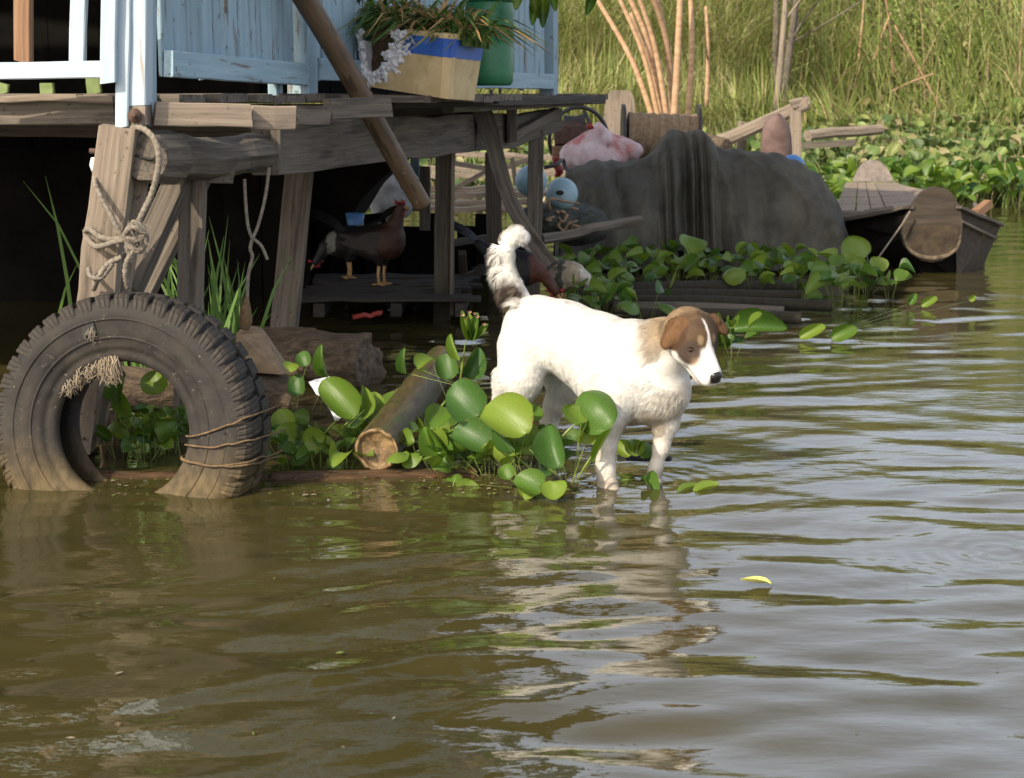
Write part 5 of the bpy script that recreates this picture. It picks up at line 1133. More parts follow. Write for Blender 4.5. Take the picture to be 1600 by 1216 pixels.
# ------------------------------------------------------------------ boat under the tarp, floats, sack
def tarp():
    Y0 = 10.4; k = Y0 / FPX
    tops = [(868, 330), (884, 268), (905, 256), (930, 249), (965, 252), (1000, 248), (1020, 236), (1034, 214), (1044, 203), (1068, 206), (1094, 202), (1104, 210), (1114, 228), (1150, 232), (1200, 238), (1240, 252), (1275, 274), (1300, 305), (1318, 350), (1322, 400)]
    tx = np.array([a for a, _ in tops], float); ty = np.array([b for _, b in tops], float)
    nu, nv = 300, 80; V = []
    us = np.linspace(866, 1322, nu + 1)
    for i, px in enumerate(us):
        zt = P(px, np.interp(px, tx, ty), Y0)[2]; x = (px - 800) / FPX * Y0
        rel = (px - 1068) / 28.0
        for j in range(nv + 1):
            v = j / nv; th = (v * 2 - 1)               # -1 front bottom, 0 top, 1 back bottom
            av = abs(th); prof = (1 - av ** 2.6) if av < 1 else 0
            halfd = .62 * (1 - .35 * math.exp(-((px - 1068) / 40) ** 2)) * min(1, (.25 + (px - 866) / 60)) * min(1, .35 + (1322 - px) / 55)
            dep = math.copysign(av ** 1.35, th) * halfd
            z = .02 + (zt - .02) * prof; xs = x
            # pleats gathered at the post-like peak
            g_ = math.exp(-(rel / 1.4) ** 2); dn = min(1, av * 2.5)
            pl = math.sin(px * .36 + 1.5 * math.sin(px * .11)) * .045 * g_ * dn
            pl += .018 * math.sin((px + (px - 1068) * av * .7) * .075 + 1.2 * math.sin(av * 2 + px * .01)) * dn * (1 - g_)
            pl += .014 * math.sin((px - 40 * av) * .19 + 2) * dn * (1 if px < 960 or px > 1110 and px < 1180 else .2)
            rdist = min(1, (abs(px - 1068) / 60 + av * 1.2)); ang = math.atan2((px - 1068) / 170, av + .12)
            pl += .032 * (1 - abs(math.sin(ang * 7 + .4 * math.sin(px * .013))) ** .5 * 1.4) * rdist * dn * (1 - g_)
            xs = x + (px - 1068) / FPX * Y0 * .10 * av * g_
            V.append((xs, Y0 + dep + (-pl if th < 0 else pl), z + .006 * math.sin(px * .2 + v * 9)))
    V = np.array(V); nz = vnoise(V, 5, 4, 3); V[:, 1] += nz * .05 - np.abs(vnoise(V * [1.6, 1, .5], 3.2, 6, 3)) * .07; V[:, 2] += vnoise(V, 6, 9, 3) * .018 * np.clip(V[:, 2] * 3, 0, 1)
    F = np.array([(i * (nv + 1) + j, (i + 1) * (nv + 1) + j, (i + 1) * (nv + 1) + j + 1, i * (nv + 1) + j + 1) for i in range(nu) for j in range(nv)])
    t = thing('covered_boat', 'boat heaped high under a dusty black tarpaulin', 'boat', (P(1090, 400, Y0)[0], Y0, 0))
    mk('tarpaulin', V, F, M_tarp, t, True)
    # low hull under it
    hp = []; 
    for s in np.linspace(0, 1, 14):
        x = P(872, 400, Y0)[0] * (1 - s) + P(1325, 400, Y0)[0] * s; wd = .5 * math.sin(math.pi * min(.97, max(.05, s))) ** .5
        hp += [(x, Y0 - wd, .12), (x, Y0 - wd * .8, -.1), (x, Y0 + wd * .8, -.1), (x, Y0 + wd, .12)]
    F = [(i * 4 + k, i * 4 + k + 1, i * 4 + 5 + k, i * 4 + 4 + k) for i in range(13) for k in range(3)] + [(0, 1, 2, 3), (55, 54, 53, 52)]
    mk('hull', hp, F, M_hullshade, t)
tarp()
def ball(px, py, Y, rpx, label, patch=True):
    c = P(px, py, Y); r = rpx * Y / FPX; t = thing('float', label, 'float', c - [0, 0, r], 'round floats by the tarp')
    V, F = g_lathe([(r * math.sin(a), -r * math.cos(a)) for a in np.linspace(0, math.pi, 20)], 30, c); mk('ball', V, F, M_buoy, t, True)
    if patch:
        d = unit(V3(-.1, -1, .12)); q = P(px - 4, py - 3, Y); q = c + unit(q - c + V3(0, -r, 0)) * (r * .985); V, F = g_lathe([(0, .006), (r * .17, .005), (r * .2, 0)], 14); ex = unit(q - c); a1 = unit(np.cross(ex, (0, 0, 1))); a2 = np.cross(ex, a1)
        mk('plug_hole', (V * [1.3, .8, 1]) @ np.stack([a1, a2, ex], 1).T + q, F, M_black, t)
ball(878, 303, 9.5, 25, 'pale blue round float, the nearer one with dark plug in front of the tarp')
ball(830, 283, 9.9, 25, 'duller blue round float half hidden by the deck stilt', False)
V, F = g_lathe([(.09 * math.sin(a), -.09 * math.cos(a)) for a in np.linspace(0, math.pi, 16)], 24, P(1238, 262, 11.6)); mk('float', V * [1, 1, 1], F, M_bluep, None, True, label='bright blue float peeping over the right shoulder of the tarp', cat='float')
def sack():
    Y = 10.9; pts = [(878, 262), (892, 240), (925, 208), (938, 188), (965, 200), (1003, 232), (985, 246), (930, 250)]
    c = P(935, 228, Y)
    A_ = P(940, 192, Y); B_ = P(885, 262, Y); C_ = P(1000, 235, Y)
    def f(p):
        d = sd_cone(p, P(938, 204, Y), P(905, 245, Y), .035, .12); d = smin(d, sd_cone(p, P(942, 206, Y), P(990, 236, Y), .03, .055), .09); d = smin(d, sd_ell(p, P(930, 250, Y), (.2, .13, .09)), .05)
        return d + .05 * np.abs(vnoise(p * [1, 1, .6], 8, 2, 3)) - .012
    V, F = surface_nets(f, c - .35, c + .38, .012)
    m = pmat('pink_white_sack', (.50, .30, .30), (.68, .60, .60), (1, 1, 1), 9, 'object', .7, .4, .006, c3=(.45, .13, .12), s3=5, t3=(.5, .62))
    mk('sack', V, F, m, None, True, label='crumpled pink and white plastic sack on the tarp boat', cat='sack')
    t = thing('red_tie', 'small red rag hanging under the engine box', 'rag', P(870, 275, 10.6)); V = []; 
    tube('rag', [P(872, 246, 10.6), P(869, 258, 10.6), P(874, 268, 10.6), P(868, 276, 10.6)], [.03, .022, .03, .014], M_red, t, n=12, sides=8, rough=.01)
    tube('rag_knot', [P(918, 200, 10.8), P(926, 196, 10.8)], [.02, .024], M_red, t, n=5, sides=8, rough=.008)
sack()
eng = thing('boat_engine', 'old brown engine with box under a black hoop behind the sack', 'engine', P(900, 260, 11.2))
pb('engine_block', (866, 212, 11.2), (918, 212, 11.2), 42, .2, M_iron, eng, jit=.01, bev=.03); pb('engine_cap', (882, 192, 11.2), (914, 190, 11.2), 20, .14, M_steel, eng, jit=.008, bev=.025)
pb('engine_box', (863, 240, 11.1), (912, 240, 11.1), 22, .18, M_woodr, eng); tube('cable', [P(850, 262, 10.4), P(868, 258, 10.4), P(880, 250, 10.5), P(884, 264, 10.5), P(900, 272, 10.4)], .012, M_steel, eng, n=16, sides=6)
hoop = thing('wheel_hoop', 'black metal hoop standing over the engine', 'hoop', P(905, 250, 11.4))
hc = P(904, 218, 11.4); tube('rim', [hc + V3(.2 * math.cos(a), .06 * math.cos(a), .215 * math.sin(a)) for a in np.linspace(-.4, math.pi + .5, 30)], .014, M_steel, hoop, n=60, sides=8)
tube('spoke', [P(912, 172, 11.4), P(920, 190, 11.4), P(921, 205, 11.4)], .012, M_steel, hoop, n=8, sides=6)
# reel of cord with two dark discs
rl = thing('cord_reel', 'reel wound with pale cord between two dark discs behind the tarp', 'reel', P(1035, 230, 11.8))
V, F, pc = g_tube(smooth_path([P(980, 212, 11.8), P(1088, 216, 11.8)], 130), .16, 30); rr = 1 + .035 * np.sin(np.repeat(np.arange(130), 30) * 1.9) + .03 * np.sin(np.repeat(np.arange(130), 30) * .31); cc = np.repeat(smooth_path([P(980, 212, 11.8), P(1088, 216, 11.8)], 130), 30, 0)
mk('winding', cc + (V - cc) * rr[:, None], F, M_reed, rl, False, pc)
for (px, q) in ((974, .03), (1091, .022)):
    V, F, pc = g_tube([P(px - q * 80, 208, 11.8), P(px + q * 80, 208, 11.8)], .2, 30); mk('disc', V, F, M_steel, rl, False, pc)
mk('prow_board', *(lambda q: (q, [(0, 1, 2, 3, 4, 5), (11, 10, 9, 8, 7, 6)] + [(i, i + 6, (i + 1) % 6 + 6, (i + 1) % 6) for i in range(6)]))(
    [P(a, b, 13.0) for a, b in ((940, 230), (948, 150), (958, 141), (982, 141), (990, 150), (1000, 230))] + [P(a, b, 13.0) + [0, .12, 0] for a, b in ((940, 230), (948, 150), (958, 141), (982, 141), (990, 150), (1000, 230))]), M_woodl, None,
   pc=np.tile(np.array([[0, 0, 0], [.5, .05, 0], [.55, .1, 0], [.55, .2, 0], [.5, .25, 0], [0, .3, 0]]), (2, 1)), label='tall pale rounded prow board standing behind the engine', cat='prow board')
# slanting timbers behind
tb = thing('fallen_timber', 'grey branching timber slanting up to a broken end behind the tarp', 'timber', P(1180, 215, 14)); pb('trunk', (1100, 232, 14.2), (1262, 162, 14.0), 22, .09, M_woodl, tb, jit=.004, seg=.35, bev=.03, seed=90, taper=.9); pb('trunk', (1236, 166, 14.0), (1264, 156, 14.0), 14, .06, M_woodl, tb, jit=.008)
pb('stub_post', (1243, 175, 13.8), (1243, 262, 13.8), 16, .07, M_woodl, None, hint=(1, 0, 0), label='short pale post under the slanting timber', cat='post')
pb('stub_post', (1160, 190, 14.3), (1158, 235, 14.3), 14, .07, M_woodl, None, hint=(1, 0, 0), label='short broken stub left of the pinkish prow', cat='post')
pb('fallen_log', (1262, 212, 15.4), (1375, 202, 15.8), 16, .12, M_woodl, None, jit=.003, bev=.04, seg=.4, label='pale log lying on the hyacinth mat behind the boats', cat='log')
pb('fallen_log', (1255, 228, 15.0), (1335, 222, 15.0), 10, .1, M_wood, None, jit=.003, seg=.4, label='darker thin log just below the pale log on the mat', cat='log')
pb('fallen_log', (1375, 218, 15.6), (1460, 196, 16.2), 9, .1, M_woodl, None, jit=.012, label='short light log sunk among leaves at the right of the long one', cat='log') if False else None
log_sdf('fallen_log', P(1100, 222, 13.6), P(1135, 232, 13.4), .07, .08, M_log, 'dark rounded log end behind the cord reel', amp=.01, h=.015)
def tall_prow():
    Y = 12.6; rows = []; m = pmat('pinkish_prow_wood', (.09, .055, .045), (.22, .14, .12), (1, 1, 1), 6, 'object', .7, .5, .006)
    V = []; 
    for (py, w_) in ((178, 3), (183, 11), (190, 17), (200, 21), (215, 24), (235, 25), (262, 24)):
        for k in range(13):
            a = math.pi * k / 12; V.append(P(1213 - math.cos(a) * w_, py, Y) + [0, -math.sin(a) * .1, 0])
    F = [(i * 13 + k, (i + 1) * 13 + k, (i + 1) * 13 + k + 1, i * 13 + k + 1) for i in range(6) for k in range(12)]
    t = thing('boat_prow', 'narrow pinkish upright prow with dark knob behind the tarp', 'boat', P(1213, 262, Y)); o = mk('prow', V, F, m, t, True); s = o.modifiers.new('s', 'SOLIDIFY'); s.thickness = .03
    V, F = g_lathe([(.034 * math.sin(a), -.04 * math.cos(a)) for a in np.linspace(0, math.pi, 10)], 14, P(1216, 186, Y) - [0, .02, 0]); mk('knob', V, F, M_steel, t, True)
tall_prow()
# ------------------------------------------------------------------ sampans
M_hullb = pmat('dark_brown_hull', (.03, .022, .014), (.075, .055, .036), (1.5, 12, 12), 3, 'pc', .75, .8, .006)
def sampan(px0, py_w, Y, label, wide, L_, rise, heading, matd, dark, tip_h, planks=True, endw=.22):
    """a flat-ended wooden sampan; the bow looks to the camera. heading turns it"""
    o = W(px0, py_w); o = V3(o[0], Y, 0); t = thing('sampan', label, 'boat', o)
    ch, sh = math.cos(heading), math.sin(heading); R = np.array([[ch, -sh, 0], [sh, ch, 0], [0, 0, 1]])
    n = 18; V = []; m = 13
    prof = []
    for i in range(n + 1):
        s = i / n; y = s * L_; wd = endw + (wide - endw) * min(1, math.sin(min(1, s * 1.5 + .0) * math.pi / 2)) ** .8; top = tip_h - (tip_h - .2) * min(1, (s / .6)) ** .8; bot = rise * max(0, 1 - s * 3.2) ** 1.5 - .09
        prof.append((y, wd, top, bot))
        for k in range(m):
            a = math.pi * k / (m - 1); ca = -math.cos(a); V.append((ca * wd * (abs(ca) ** -.0), y, top - (top - bot) * (math.sin(a) ** .55)))
    F = [(i * m + k, i * m + k + 1, (i + 1) * m + k + 1, (i + 1) * m + k) for i in range(n) for k in range(m - 1)]
    o1 = mk('hull', np.array(V) @ R.T + o, F, matd, t, True, pc=np.array(V)[:, [1, 0, 2]]); md = o1.modifiers.new('s', 'SOLIDIFY'); md.thickness = .028; md.offset = 0
    # bow transom plate with raised rounded crest
    y, wd, top, bot = prof[0]; ring = []
    for k in range(25):
        a = math.pi * k / 24; ca = -math.cos(a); ring.append((ca * wd * .99, y - .012, top - (top - bot) * math.sin(a) ** .55))
    crest = [(wd * .99 * c_, y - .012, top + (tip := .0)) for c_ in ()]
    topc = []
    for k in range(21):
        s = 1 - 2 * k / 20; hh = dark * (max(0, 1 - (abs(s) / .62) ** 2.2)) ** .6 if abs(s) < .62 else 0; topc.append((wd * .99 * s, y - .012, top + hh))
    poly = ring + topc[1:-1]; k_ = len(poly); Vp = np.array(poly + [(a_, b_ + .035, c_) for a_, b_, c_ in poly]); Fp = [tuple(range(k_ - 1, -1, -1)), tuple(range(k_, 2 * k_))] + [(i, (i + 1) % k_, (i + 1) % k_ + k_, i + k_) for i in range(k_)]
    mk('bow_plate', Vp @ R.T + o, Fp, matd, t, False, pc=Vp[:, [2, 0, 1]])
    # rim battens
    for s in (-1, 1):
        pth = np.array([(s * p_[1], p_[0], p_[2] + .005) for p_ in prof[1:]]) @ R.T + o
        V_, F_, pc_ = g_tube(pth, .016, 6, flat=1.4); mk('gunwale', V_, F_, M_wood, t, False, pc_)
    return t, R, o, prof
t, R, o, prof = sampan(1466, 420, 10.02, 'dark wooden sampan with rounded crest, bow facing the viewer', .34, 3.0, .20, -.22, M_hullb, .0, .24, endw=.26)
# square fore-deck wings left and right of the crest and the scooped bow face
def plate(name, pts, th, mat, par, d=(0, 1, 0)):
    q = [P(*p) for p in pts]; n = len(q); d = np.asarray(d, float) * th; V = q + [x + d for x in q]
    F = [tuple(range(n - 1, -1, -1)), tuple(range(n, 2 * n))] + [(i, (i + 1) % n, (i + 1) % n + n, i + n) for i in range(n)]
    V = np.array(V); c = V.mean(0); return mk(name, V, F, mat, par, False, pc=np.stack([(V - c)[:, 0], (V - c)[:, 2] , (V - c)[:, 1]], 1))
plate('side_flare', [(1500, 326, 9.74), (1564, 352, 10.1), (1532, 426, 10.1), (1496, 432, 9.8), (1494, 395, 9.76)], .04, M_hullb, t)
plate('side_flare', [(1424, 324, 9.74), (1412, 370, 9.74), (1424, 400, 9.76), (1446, 432, 9.8), (1335, 408, 10.5), (1310, 346, 10.7)], .04, M_hullshade, t)
plate('keel_face', [(1418, 392, 9.78), (1456, 409, 9.76), (1498, 390, 9.78), (1500, 440, 9.84), (1444, 440, 9.84)], .03, M_hullshade, t)
pb('gunwale', (1308, 346, 10.68), (1424, 323, 9.70), 6, .035, M_wood, t, jit=.002); pb('gunwale', (1498, 324, 9.70), (1566, 352, 10.08), 5, .035, M_wood, t, jit=.002)
pb('side_strake', (1502, 346, 9.72), (1556, 372, 10.05), 4, .02, M_wood, t)
bow = [(1424, 325), (1431, 312), (1440, 301), (1452, 294), (1463, 292), (1475, 294), (1486, 301), (1494, 312), (1501, 326), (1504, 350), (1503, 368), (1497, 386), (1486, 399), (1472, 407), (1456, 410), (1440, 407), (1426, 399), (1414, 385), (1410, 366), (1415, 342)]
plate('bow_plate', [(a_, b_, 9.72) for a_, b_ in bow], .05, M_hullb, t)
M_scoop = pmat('bow_shade_wood', (.022, .015, .008), (.075, .052, .028), (1, 1, 1), 14, 'object', .85, 1, .008)  # dark colour paints the shade inside the hollow bow
M_scoopl = pmat('bow_lit_edge', (.05, .036, .02), (.2, .155, .1), (1, 1, 1), 26, 'object', .85, 1, .006)  # paler colour paints the light caught by the lower rim
Vs = []; ns = 25
for (kx, ky, cy, Yd) in ((45, 38, 368, 9.705), (42, 34, 368, 9.70), (41, 31, 369, 9.73), (36, 24, 372, 9.74)):
    Vs += [P(1457 - math.cos(math.pi * k / (ns - 1)) * kx, cy + math.sin(math.pi * k / (ns - 1)) ** .8 * ky, Yd if Yd < 9.72 else 9.712) for k in range(ns)]
mk('bow_lit_rim', Vs, [(i + r * ns, i + 1 + r * ns, i + 1 + ns + r * ns, i + ns + r * ns) for r in (0, 1) for i in range(ns - 1)], M_scoopl, t, True)
V2 = Vs[2 * ns:3 * ns] + [P(1497, 352, 9.713), P(1417, 352, 9.713)]
mk('bow_shade_face', V2, [tuple(range(len(V2)))], M_scoop, t)
tube('bow_rope', [P(1422, 330, 9.66), P(1410, 350, 9.64), P(1385, 385, 9.6), P(1366, 412, 9.55)], .006, M_rope, None, n=20, sides=6, label='thin rope hanging down the left of the dark sampan bow', cat='rope')
# paler sampan behind with fore-deck boards
s2 = thing('sampan', 'paler sampan with missing fore-deck boards, behind the dark one', 'boat', W(1370, 395) * [1, 0, 1] + [0, 11.3, 0])
plate('hull_side', [(1300, 332, 11.0), (1440, 330, 11.0), (1430, 380, 11.0), (1310, 385, 11.0)], .5, M_woodd, s2)
plate('crest', [(1333, 284, 12.2), (1340, 268, 12.2), (1350, 254, 12.2), (1362, 250, 12.2), (1375, 252, 12.2), (1386, 262, 12.2), (1398, 284, 12.2)], .04, pmat('grey_crest', (.17, .14, .12), (.34, .29, .25), (1, 1, 1), 25, 'object', .85, .5, .004), s2)
for (a, b, c, d, Yn) in ((1322, 1340, 1336, 1303, 0), (1341, 1352, 1360, 1338, 0), (1353, 1366, 1384, 1362, 0), (1367, 1400, 1440, 1386, 0)):
    plate('deck_plank', [(a, 285, 12.15), (b, 285, 12.15), (c, 328 - (6 if a > 1360 else 0), 11.1), (d, 330 - (4 if a > 1360 else 0), 11.1)], .03, M_woodl, s2, d=(0, 0, -1))
plate('deck_plank', [(1400, 285, 12.15), (1412, 290, 12.0), (1462, 300, 11.4), (1440, 322, 11.1)], .03, M_woodl, s2, d=(0, 0, -1))
pb('cross_board', (1306, 336, 11.0), (1352, 334, 11.0), 8, .06, M_wood, s2); pb('cross_board', (1352, 332, 11.0), (1396, 326, 11.0), 8, .06, M_wood, s2)
pb('short_timber', (1524, 334, 11.4), (1544, 318, 11.5), 13, .06, M_woodr, None, label='short brown timber poking up right of the dark sampan', cat='timber')
# ------------------------------------------------------------------ raft of dark poles, stick, far walkway
rf = thing('pole_raft', 'raft of dark wet bamboo poles floating behind the dog', 'raft', W(1130, 485))
for k, (x0, x1, y0, y1) in enumerate(((925, 1245, 452, 448), (940, 1300, 470, 478), (960, 1225, 481, 488), (940, 1250, 462, 463), (1000, 1252, 492, 497))):
    a, b = W(x0, y0, .035), W(x1, y1, .035); tube('pole', [a, (a + b) / 2 + [0, 0, .006], b], [.03, .032, .028], M_woodd if k != 2 else M_wood, rf, n=30, sides=12, rough=.003, seed=k)
pb('stick', (846, 374, 8.6), (1002, 344, 9.0), 16, .05, M_wood, None, jit=.004, bev=.018, label='grey stick poking out from the deck stilt toward the tarp', cat='stick')
wk = thing('plank_walkway', 'sunlit pale plank walkway far behind the deck stilts', 'walkway', P(760, 300, 14))
for k in range(9):
    py = 240 + k * 11; Yk = 14.5 - k * .28
    if k in (1, 4): continue
    pb('walkway_board', (640 + 6 * math.sin(k * 2), py + random.uniform(-2, 2), Yk), (884 + 10 * math.sin(k), py + random.uniform(-4, 6), Yk + .1), 8, .14, M_woodl, wk, jit=.008)
for (a, b) in (((790, 262), (835, 246)), ((700, 300), (760, 268)), ((800, 246), (806, 290)), ((820, 262), (824, 290))): pb('strut', (*a, 12.2), (*b, 12.2), 7, .05, M_woodl, wk)
pb('walkway_board', (705, 255, 12.6), (765, 264, 12.6), 7, .1, M_wood, wk)
tb = thing('white_bundle', 'pale grey bundle lying beyond the black hull', 'bundle', P(622, 300, 10.5))
def f(p): return smin(sd_ell(p, P(615, 305, 10.6), (.15, .12, .16)), sd_cone(p, P(600, 320, 10.6), P(622, 275, 10.6), .08, .05), .06) + .02 * vnoise(p, 12, 2, 2)
V, F = surface_nets(f, P(615, 305, 10.6) - .35, P(615, 305, 10.6) + .35, .014); mk('bundle', V, F, pmat('grey_sacking', (.2, .2, .2), (.5, .5, .48), (1, 1, 1), 12, 'object', .8, .4, .01), tb, True)
# tangle of brown roots and nets under the floats
nt_ = thing('root_tangle', 'tangle of tan roots below the pale blue floats', 'roots', P(860, 335, 9.4)); mb = MB()
for k in range(13):
    a0 = P(RNG.uniform(845, 890), RNG.uniform(325, 350), 9.4 + RNG.uniform(-.1, .1)); pts = [a0]; 
    for q in range(3): pts.append(pts[-1] + V3(RNG.normal(.02, .05), RNG.normal(0, .04), RNG.normal(-.01, .03)))
    mb.add(*g_tube(smooth_path(pts, 10), [.011, .005], 5))
mb.build('roots', M_cane, nt_, True)
def f(p): return smin(sd_ell(p, P(850, 345, 9.5), (.16, .2, .1)), sd_ell(p, P(900, 350, 9.7), (.2, .2, .12)), .08) + .03 * vnoise(p, 9, 2, 3)
V, F = surface_nets(f, P(872, 350, 9.6) - .5, P(872, 350, 9.6) + .5, .02); mk('net_heap', V, F, pmat('dark_net', (.02, .022, .018), (.07, .075, .06), (1, 1, 1), 40, 'object', .9, .8, .01), None, True, label='dark heap of netting under the round floats', cat='net')
for k, (a, b, wp) in enumerate((((705, 380), (760, 372), 10), ((712, 440), (800, 405), 12), ((700, 468), (742, 466), 8), ((722, 395), (728, 470), 8))): pb('broken_board', (*a, 8.5), (*b, 8.7), wp, .04, M_woodd, None, label='dark broken board in the shade between the two far stilts', cat='board', group='broken boards under the deck')

# ------------------------------------------------------------------ THE DOG
def dog():
    HS = 1.10; HCn = P(1078, 521, 4.30); Fh = unit((.42, -.62, -.61)); Uh = unit(V3(0, 0, 1) - Fh * Fh[2]); Rh = np.cross(Fh, Uh)
    # slight roll
    ro = math.radians(3); Uh, Rh = Uh * math.cos(ro) + Rh * math.sin(ro), Rh * math.cos(ro) - Uh * math.sin(ro)
    HM = np.stack([Fh, Rh, Uh], 1)
    def hp(f, r, u): return HCn + HM @ V3(f, r, u) * HS
    def J(px, py, Y, rpx): return P(px, py, Y), rpx * Y / FPX
    prims = []      # (type, a, b, ra, rb, k)
    def chain(js, k):
        for (a, ra), (b, rb) in zip(js[:-1], js[1:]): prims.append((a, b, ra, rb, k))
    chain([J(840, 517, 4.70, 56), J(882, 528, 4.65, 55), J(930, 552, 4.58, 62), J(985, 578, 4.50, 76)], .03)           # trunk
    chain([J(975, 592, 4.50, 74), J(1012, 600, 4.44, 62)], .04)
    chain([J(1000, 560, 4.47, 58), J(1036, 545, 4.40, 45), J(1060, 530, 4.36, 33)], .04)            # neck
    chain([J(1010, 600, 4.44, 60), J(1032, 612, 4.42, 46)], .03)
    chain([J(822, 545, 4.64, 46), J(812, 594, 4.60, 34), J(800, 632, 4.59, 22), J(785, 664, 4.60, 14), J(788, 710, 4.56, 12), J(790, 742, 4.54, 11), J(800, 752, 4.52, 12)], .025)   # right hind
    chain([J(866, 555, 4.80, 38), J(880, 602, 4.78, 24), J(868, 632, 4.79, 17), J(858, 655, 4.80, 13), J(862, 700, 4.78, 11), J(866, 722, 4.76, 11)], .022)   # left hind
    chain([J(972, 600, 4.40, 46), J(954, 652, 4.37, 25), J(947, 695, 4.36, 15), J(946, 728, 4.36, 13), J(949, 756, 4.34, 13.5), J(958, 772, 4.31, 13)], .024)   # right fore
    chain([J(1030, 620, 4.44, 40), J(1040, 660, 4.42, 20), J(1033, 700, 4.41, 11.5), J(1024, 732, 4.41, 9.5), J(1021, 758, 4.40, 11.5), J(1028, 772, 4.37, 12)], .022)  # left fore
    chain([J(822, 486, 4.78, 20), J(806, 458, 4.80, 15), J(793, 428, 4.82, 12), J(790, 398, 4.82, 11.5), J(797, 376, 4.82, 12), J(808, 367, 4.82, 12), J(817, 371, 4.82, 11)], .012)   # tail
    ells = [(hp(0, 0, 0), (.068, .062, .058), HM, .02), (hp(.02, 0, .012), (.045, .046, .040), HM, .02),
            (hp(.028, .030, -.020), (.040, .026, .030), HM, .02), (hp(.028, -.030, -.020), (.040, .026, .030), HM, .02),
            (hp(.104, .014, -.030), (.030, .015, .016), HM, .012), (hp(.104, -.014, -.030), (.030, .014, .014), HM, .012)]
    hp_ch = [(hp(.045, 0, -.014), hp(.112, 0, -.022), .039, .0270, .016), (hp(.03, 0, -.042), hp(.100, 0, -.050), .028, .0175, .012), (hp(.05, 0, .004), hp(.120, 0, -.006), .020, .014, .012)]
    # ears: flattened flaps, each with its own axes
    def ear(base, tip, nrm, w_):
        d = unit(tip - base); nrm = unit(nrm - d * np.dot(nrm, d)); s = np.cross(d, nrm); return ((base + tip) / 2, (np.linalg.norm(tip - base) / 2 + .006, w_, .0075), np.stack([d, s, nrm], 1), .007)
    ears = [ear(hp(-.004, .051, .038), hp(.016, .084, -.014), HM @ V3(.3, 1, .35), .027), ear(hp(-.002, -.050, .036), hp(.030, -.084, .026), HM @ V3(.7, -.2, .8), .026)]
    earfold = [(hp(-.006, .038, .038), hp(.000, .052, .038), .012, .008, .012), (hp(-.006, -.038, .036), hp(.006, -.060, .036), .014, .010, .012)]
    sock = [hp(.052, .031, .006), hp(.052, -.031, .006)]
    def sd(p):
        d = np.full(len(p), 9.0)
        for (a, b, ra, rb, k) in prims: d = smin(d, sd_cone(p, a, b, ra, rb), k)
        hd = np.full(len(p), 9.0)
        for (c, r, R, k) in ells: hd = smin(hd, sd_ell(p, c, V3(*r) * HS, R), k)
        for (a, b, ra, rb, k) in hp_ch: hd = smin(hd, sd_cone(p, a, b, ra * HS, rb * HS), k)
        for s in sock: hd = smax(hd, -(np.linalg.norm(p - s, axis=1) - .008), .008)
        d = smin(d, hd, .022)
        for (a, b, ra, rb, k) in earfold: d = smin(d, sd_cone(p, a, b, ra, rb), k)
        for (c, r, R, k) in ears:
            e = (p - c) @ R; tt = np.clip(e[:, 0] / r[0], -1, 1); wd_ = r[1] * (1.0 - .42 * (tt + 1) / 2 - .25 * np.clip(tt, 0, 1) ** 2); bow = .22 * e[:, 1] ** 2 / r[1] + .10 * (e[:, 0] + r[0]) ** 2 / r[0]
            dd_ = (np.sqrt((e[:, 1] / wd_) ** 4 + ((e[:, 2] + bow) / .0065) ** 2 + (np.maximum(np.abs(e[:, 0]) - r[0] * .72, 0) / (r[0] * .28)) ** 2 + 1e-9) - 1) * .0065
            d = smin(d, dd_, k)
        return d
    pts = np.array([q for a, b, *_ in prims for q in (a, b)]); lo = pts.min(0) - .12; hi = pts.max(0) + [.16, .12, .12]; lo[2] = -.07; lo[1] = 4.08
    V, F = surface_nets(sd, lo, hi, .0052)
    L1 = P(812, 470, 4.75)
    def colour(V, fine=True):
        n = len(V); nz = vnoise(V, 38, 2, 2); nf = vnoise(V, 120, 7)
        c = np.empty((n, 3)); c[:] = (.77, .755, .71)
        q = (V - HCn) @ HM / HS; f, r, u = q[:, 0], q[:, 1], q[:, 2]
        def put(m, col): m = np.clip(m, 0, 1)[:, None]; c[:] = c * (1 - m) + np.array(col) * m
        def sstep(x, w_): return np.clip(.5 + x / w_, 0, 1)
        near = sstep(.165 - np.linalg.norm(q, axis=1) + nz * .01, .05) * sstep(V[:, 0] - HCn[0] + .10 + nz * .012, .04)
        # brown cap: top and sides of the skull, behind to the nape
        cap = sstep(u + .012 - np.clip(f - .04, 0, 1) * 1.2 + nz * .006, .016) * sstep(.078 - f, .02) * near
        nape = near * sstep(-f - .0 + nz * .01, .03) * sstep(u + .05 + nz * .012, .03) * sstep(.095 + f, .04)
        put(nape * .75, (.24, .165, .095)); put(nape * sstep(-nz, .6) * .5, (.12, .08, .05)); put(cap, (.105, .066, .038))
        put(cap * sstep(nz + nf * .6 - .1, .5) * .6, (.065, .043, .03)); put(cap * sstep(-nz - .1, .5) * sstep(-.0 - f, .04) * .8, (.20, .115, .055))
        # brown fringe running down the side of the neck behind the ear
        d = np.sqrt(((V[:, 0] - P(1030, 524, 4.32)[0] - .15 * (V[:, 2] - P(1024, 524, 4.32)[2])) / .042) ** 2 + ((V[:, 2] - P(1024, 524, 4.32)[2]) / .062) ** 2)
        put(sstep(1.0 - d + nz * .35 + nf * .2, .6) * .75 * sstep(4.46 - V[:, 1], .08), (.25, .175, .10))
        # cheek/throat tan
        put(near * sstep(-.02 - f, .03) * sstep(u + .075, .03) * .4, (.55, .42, .26))
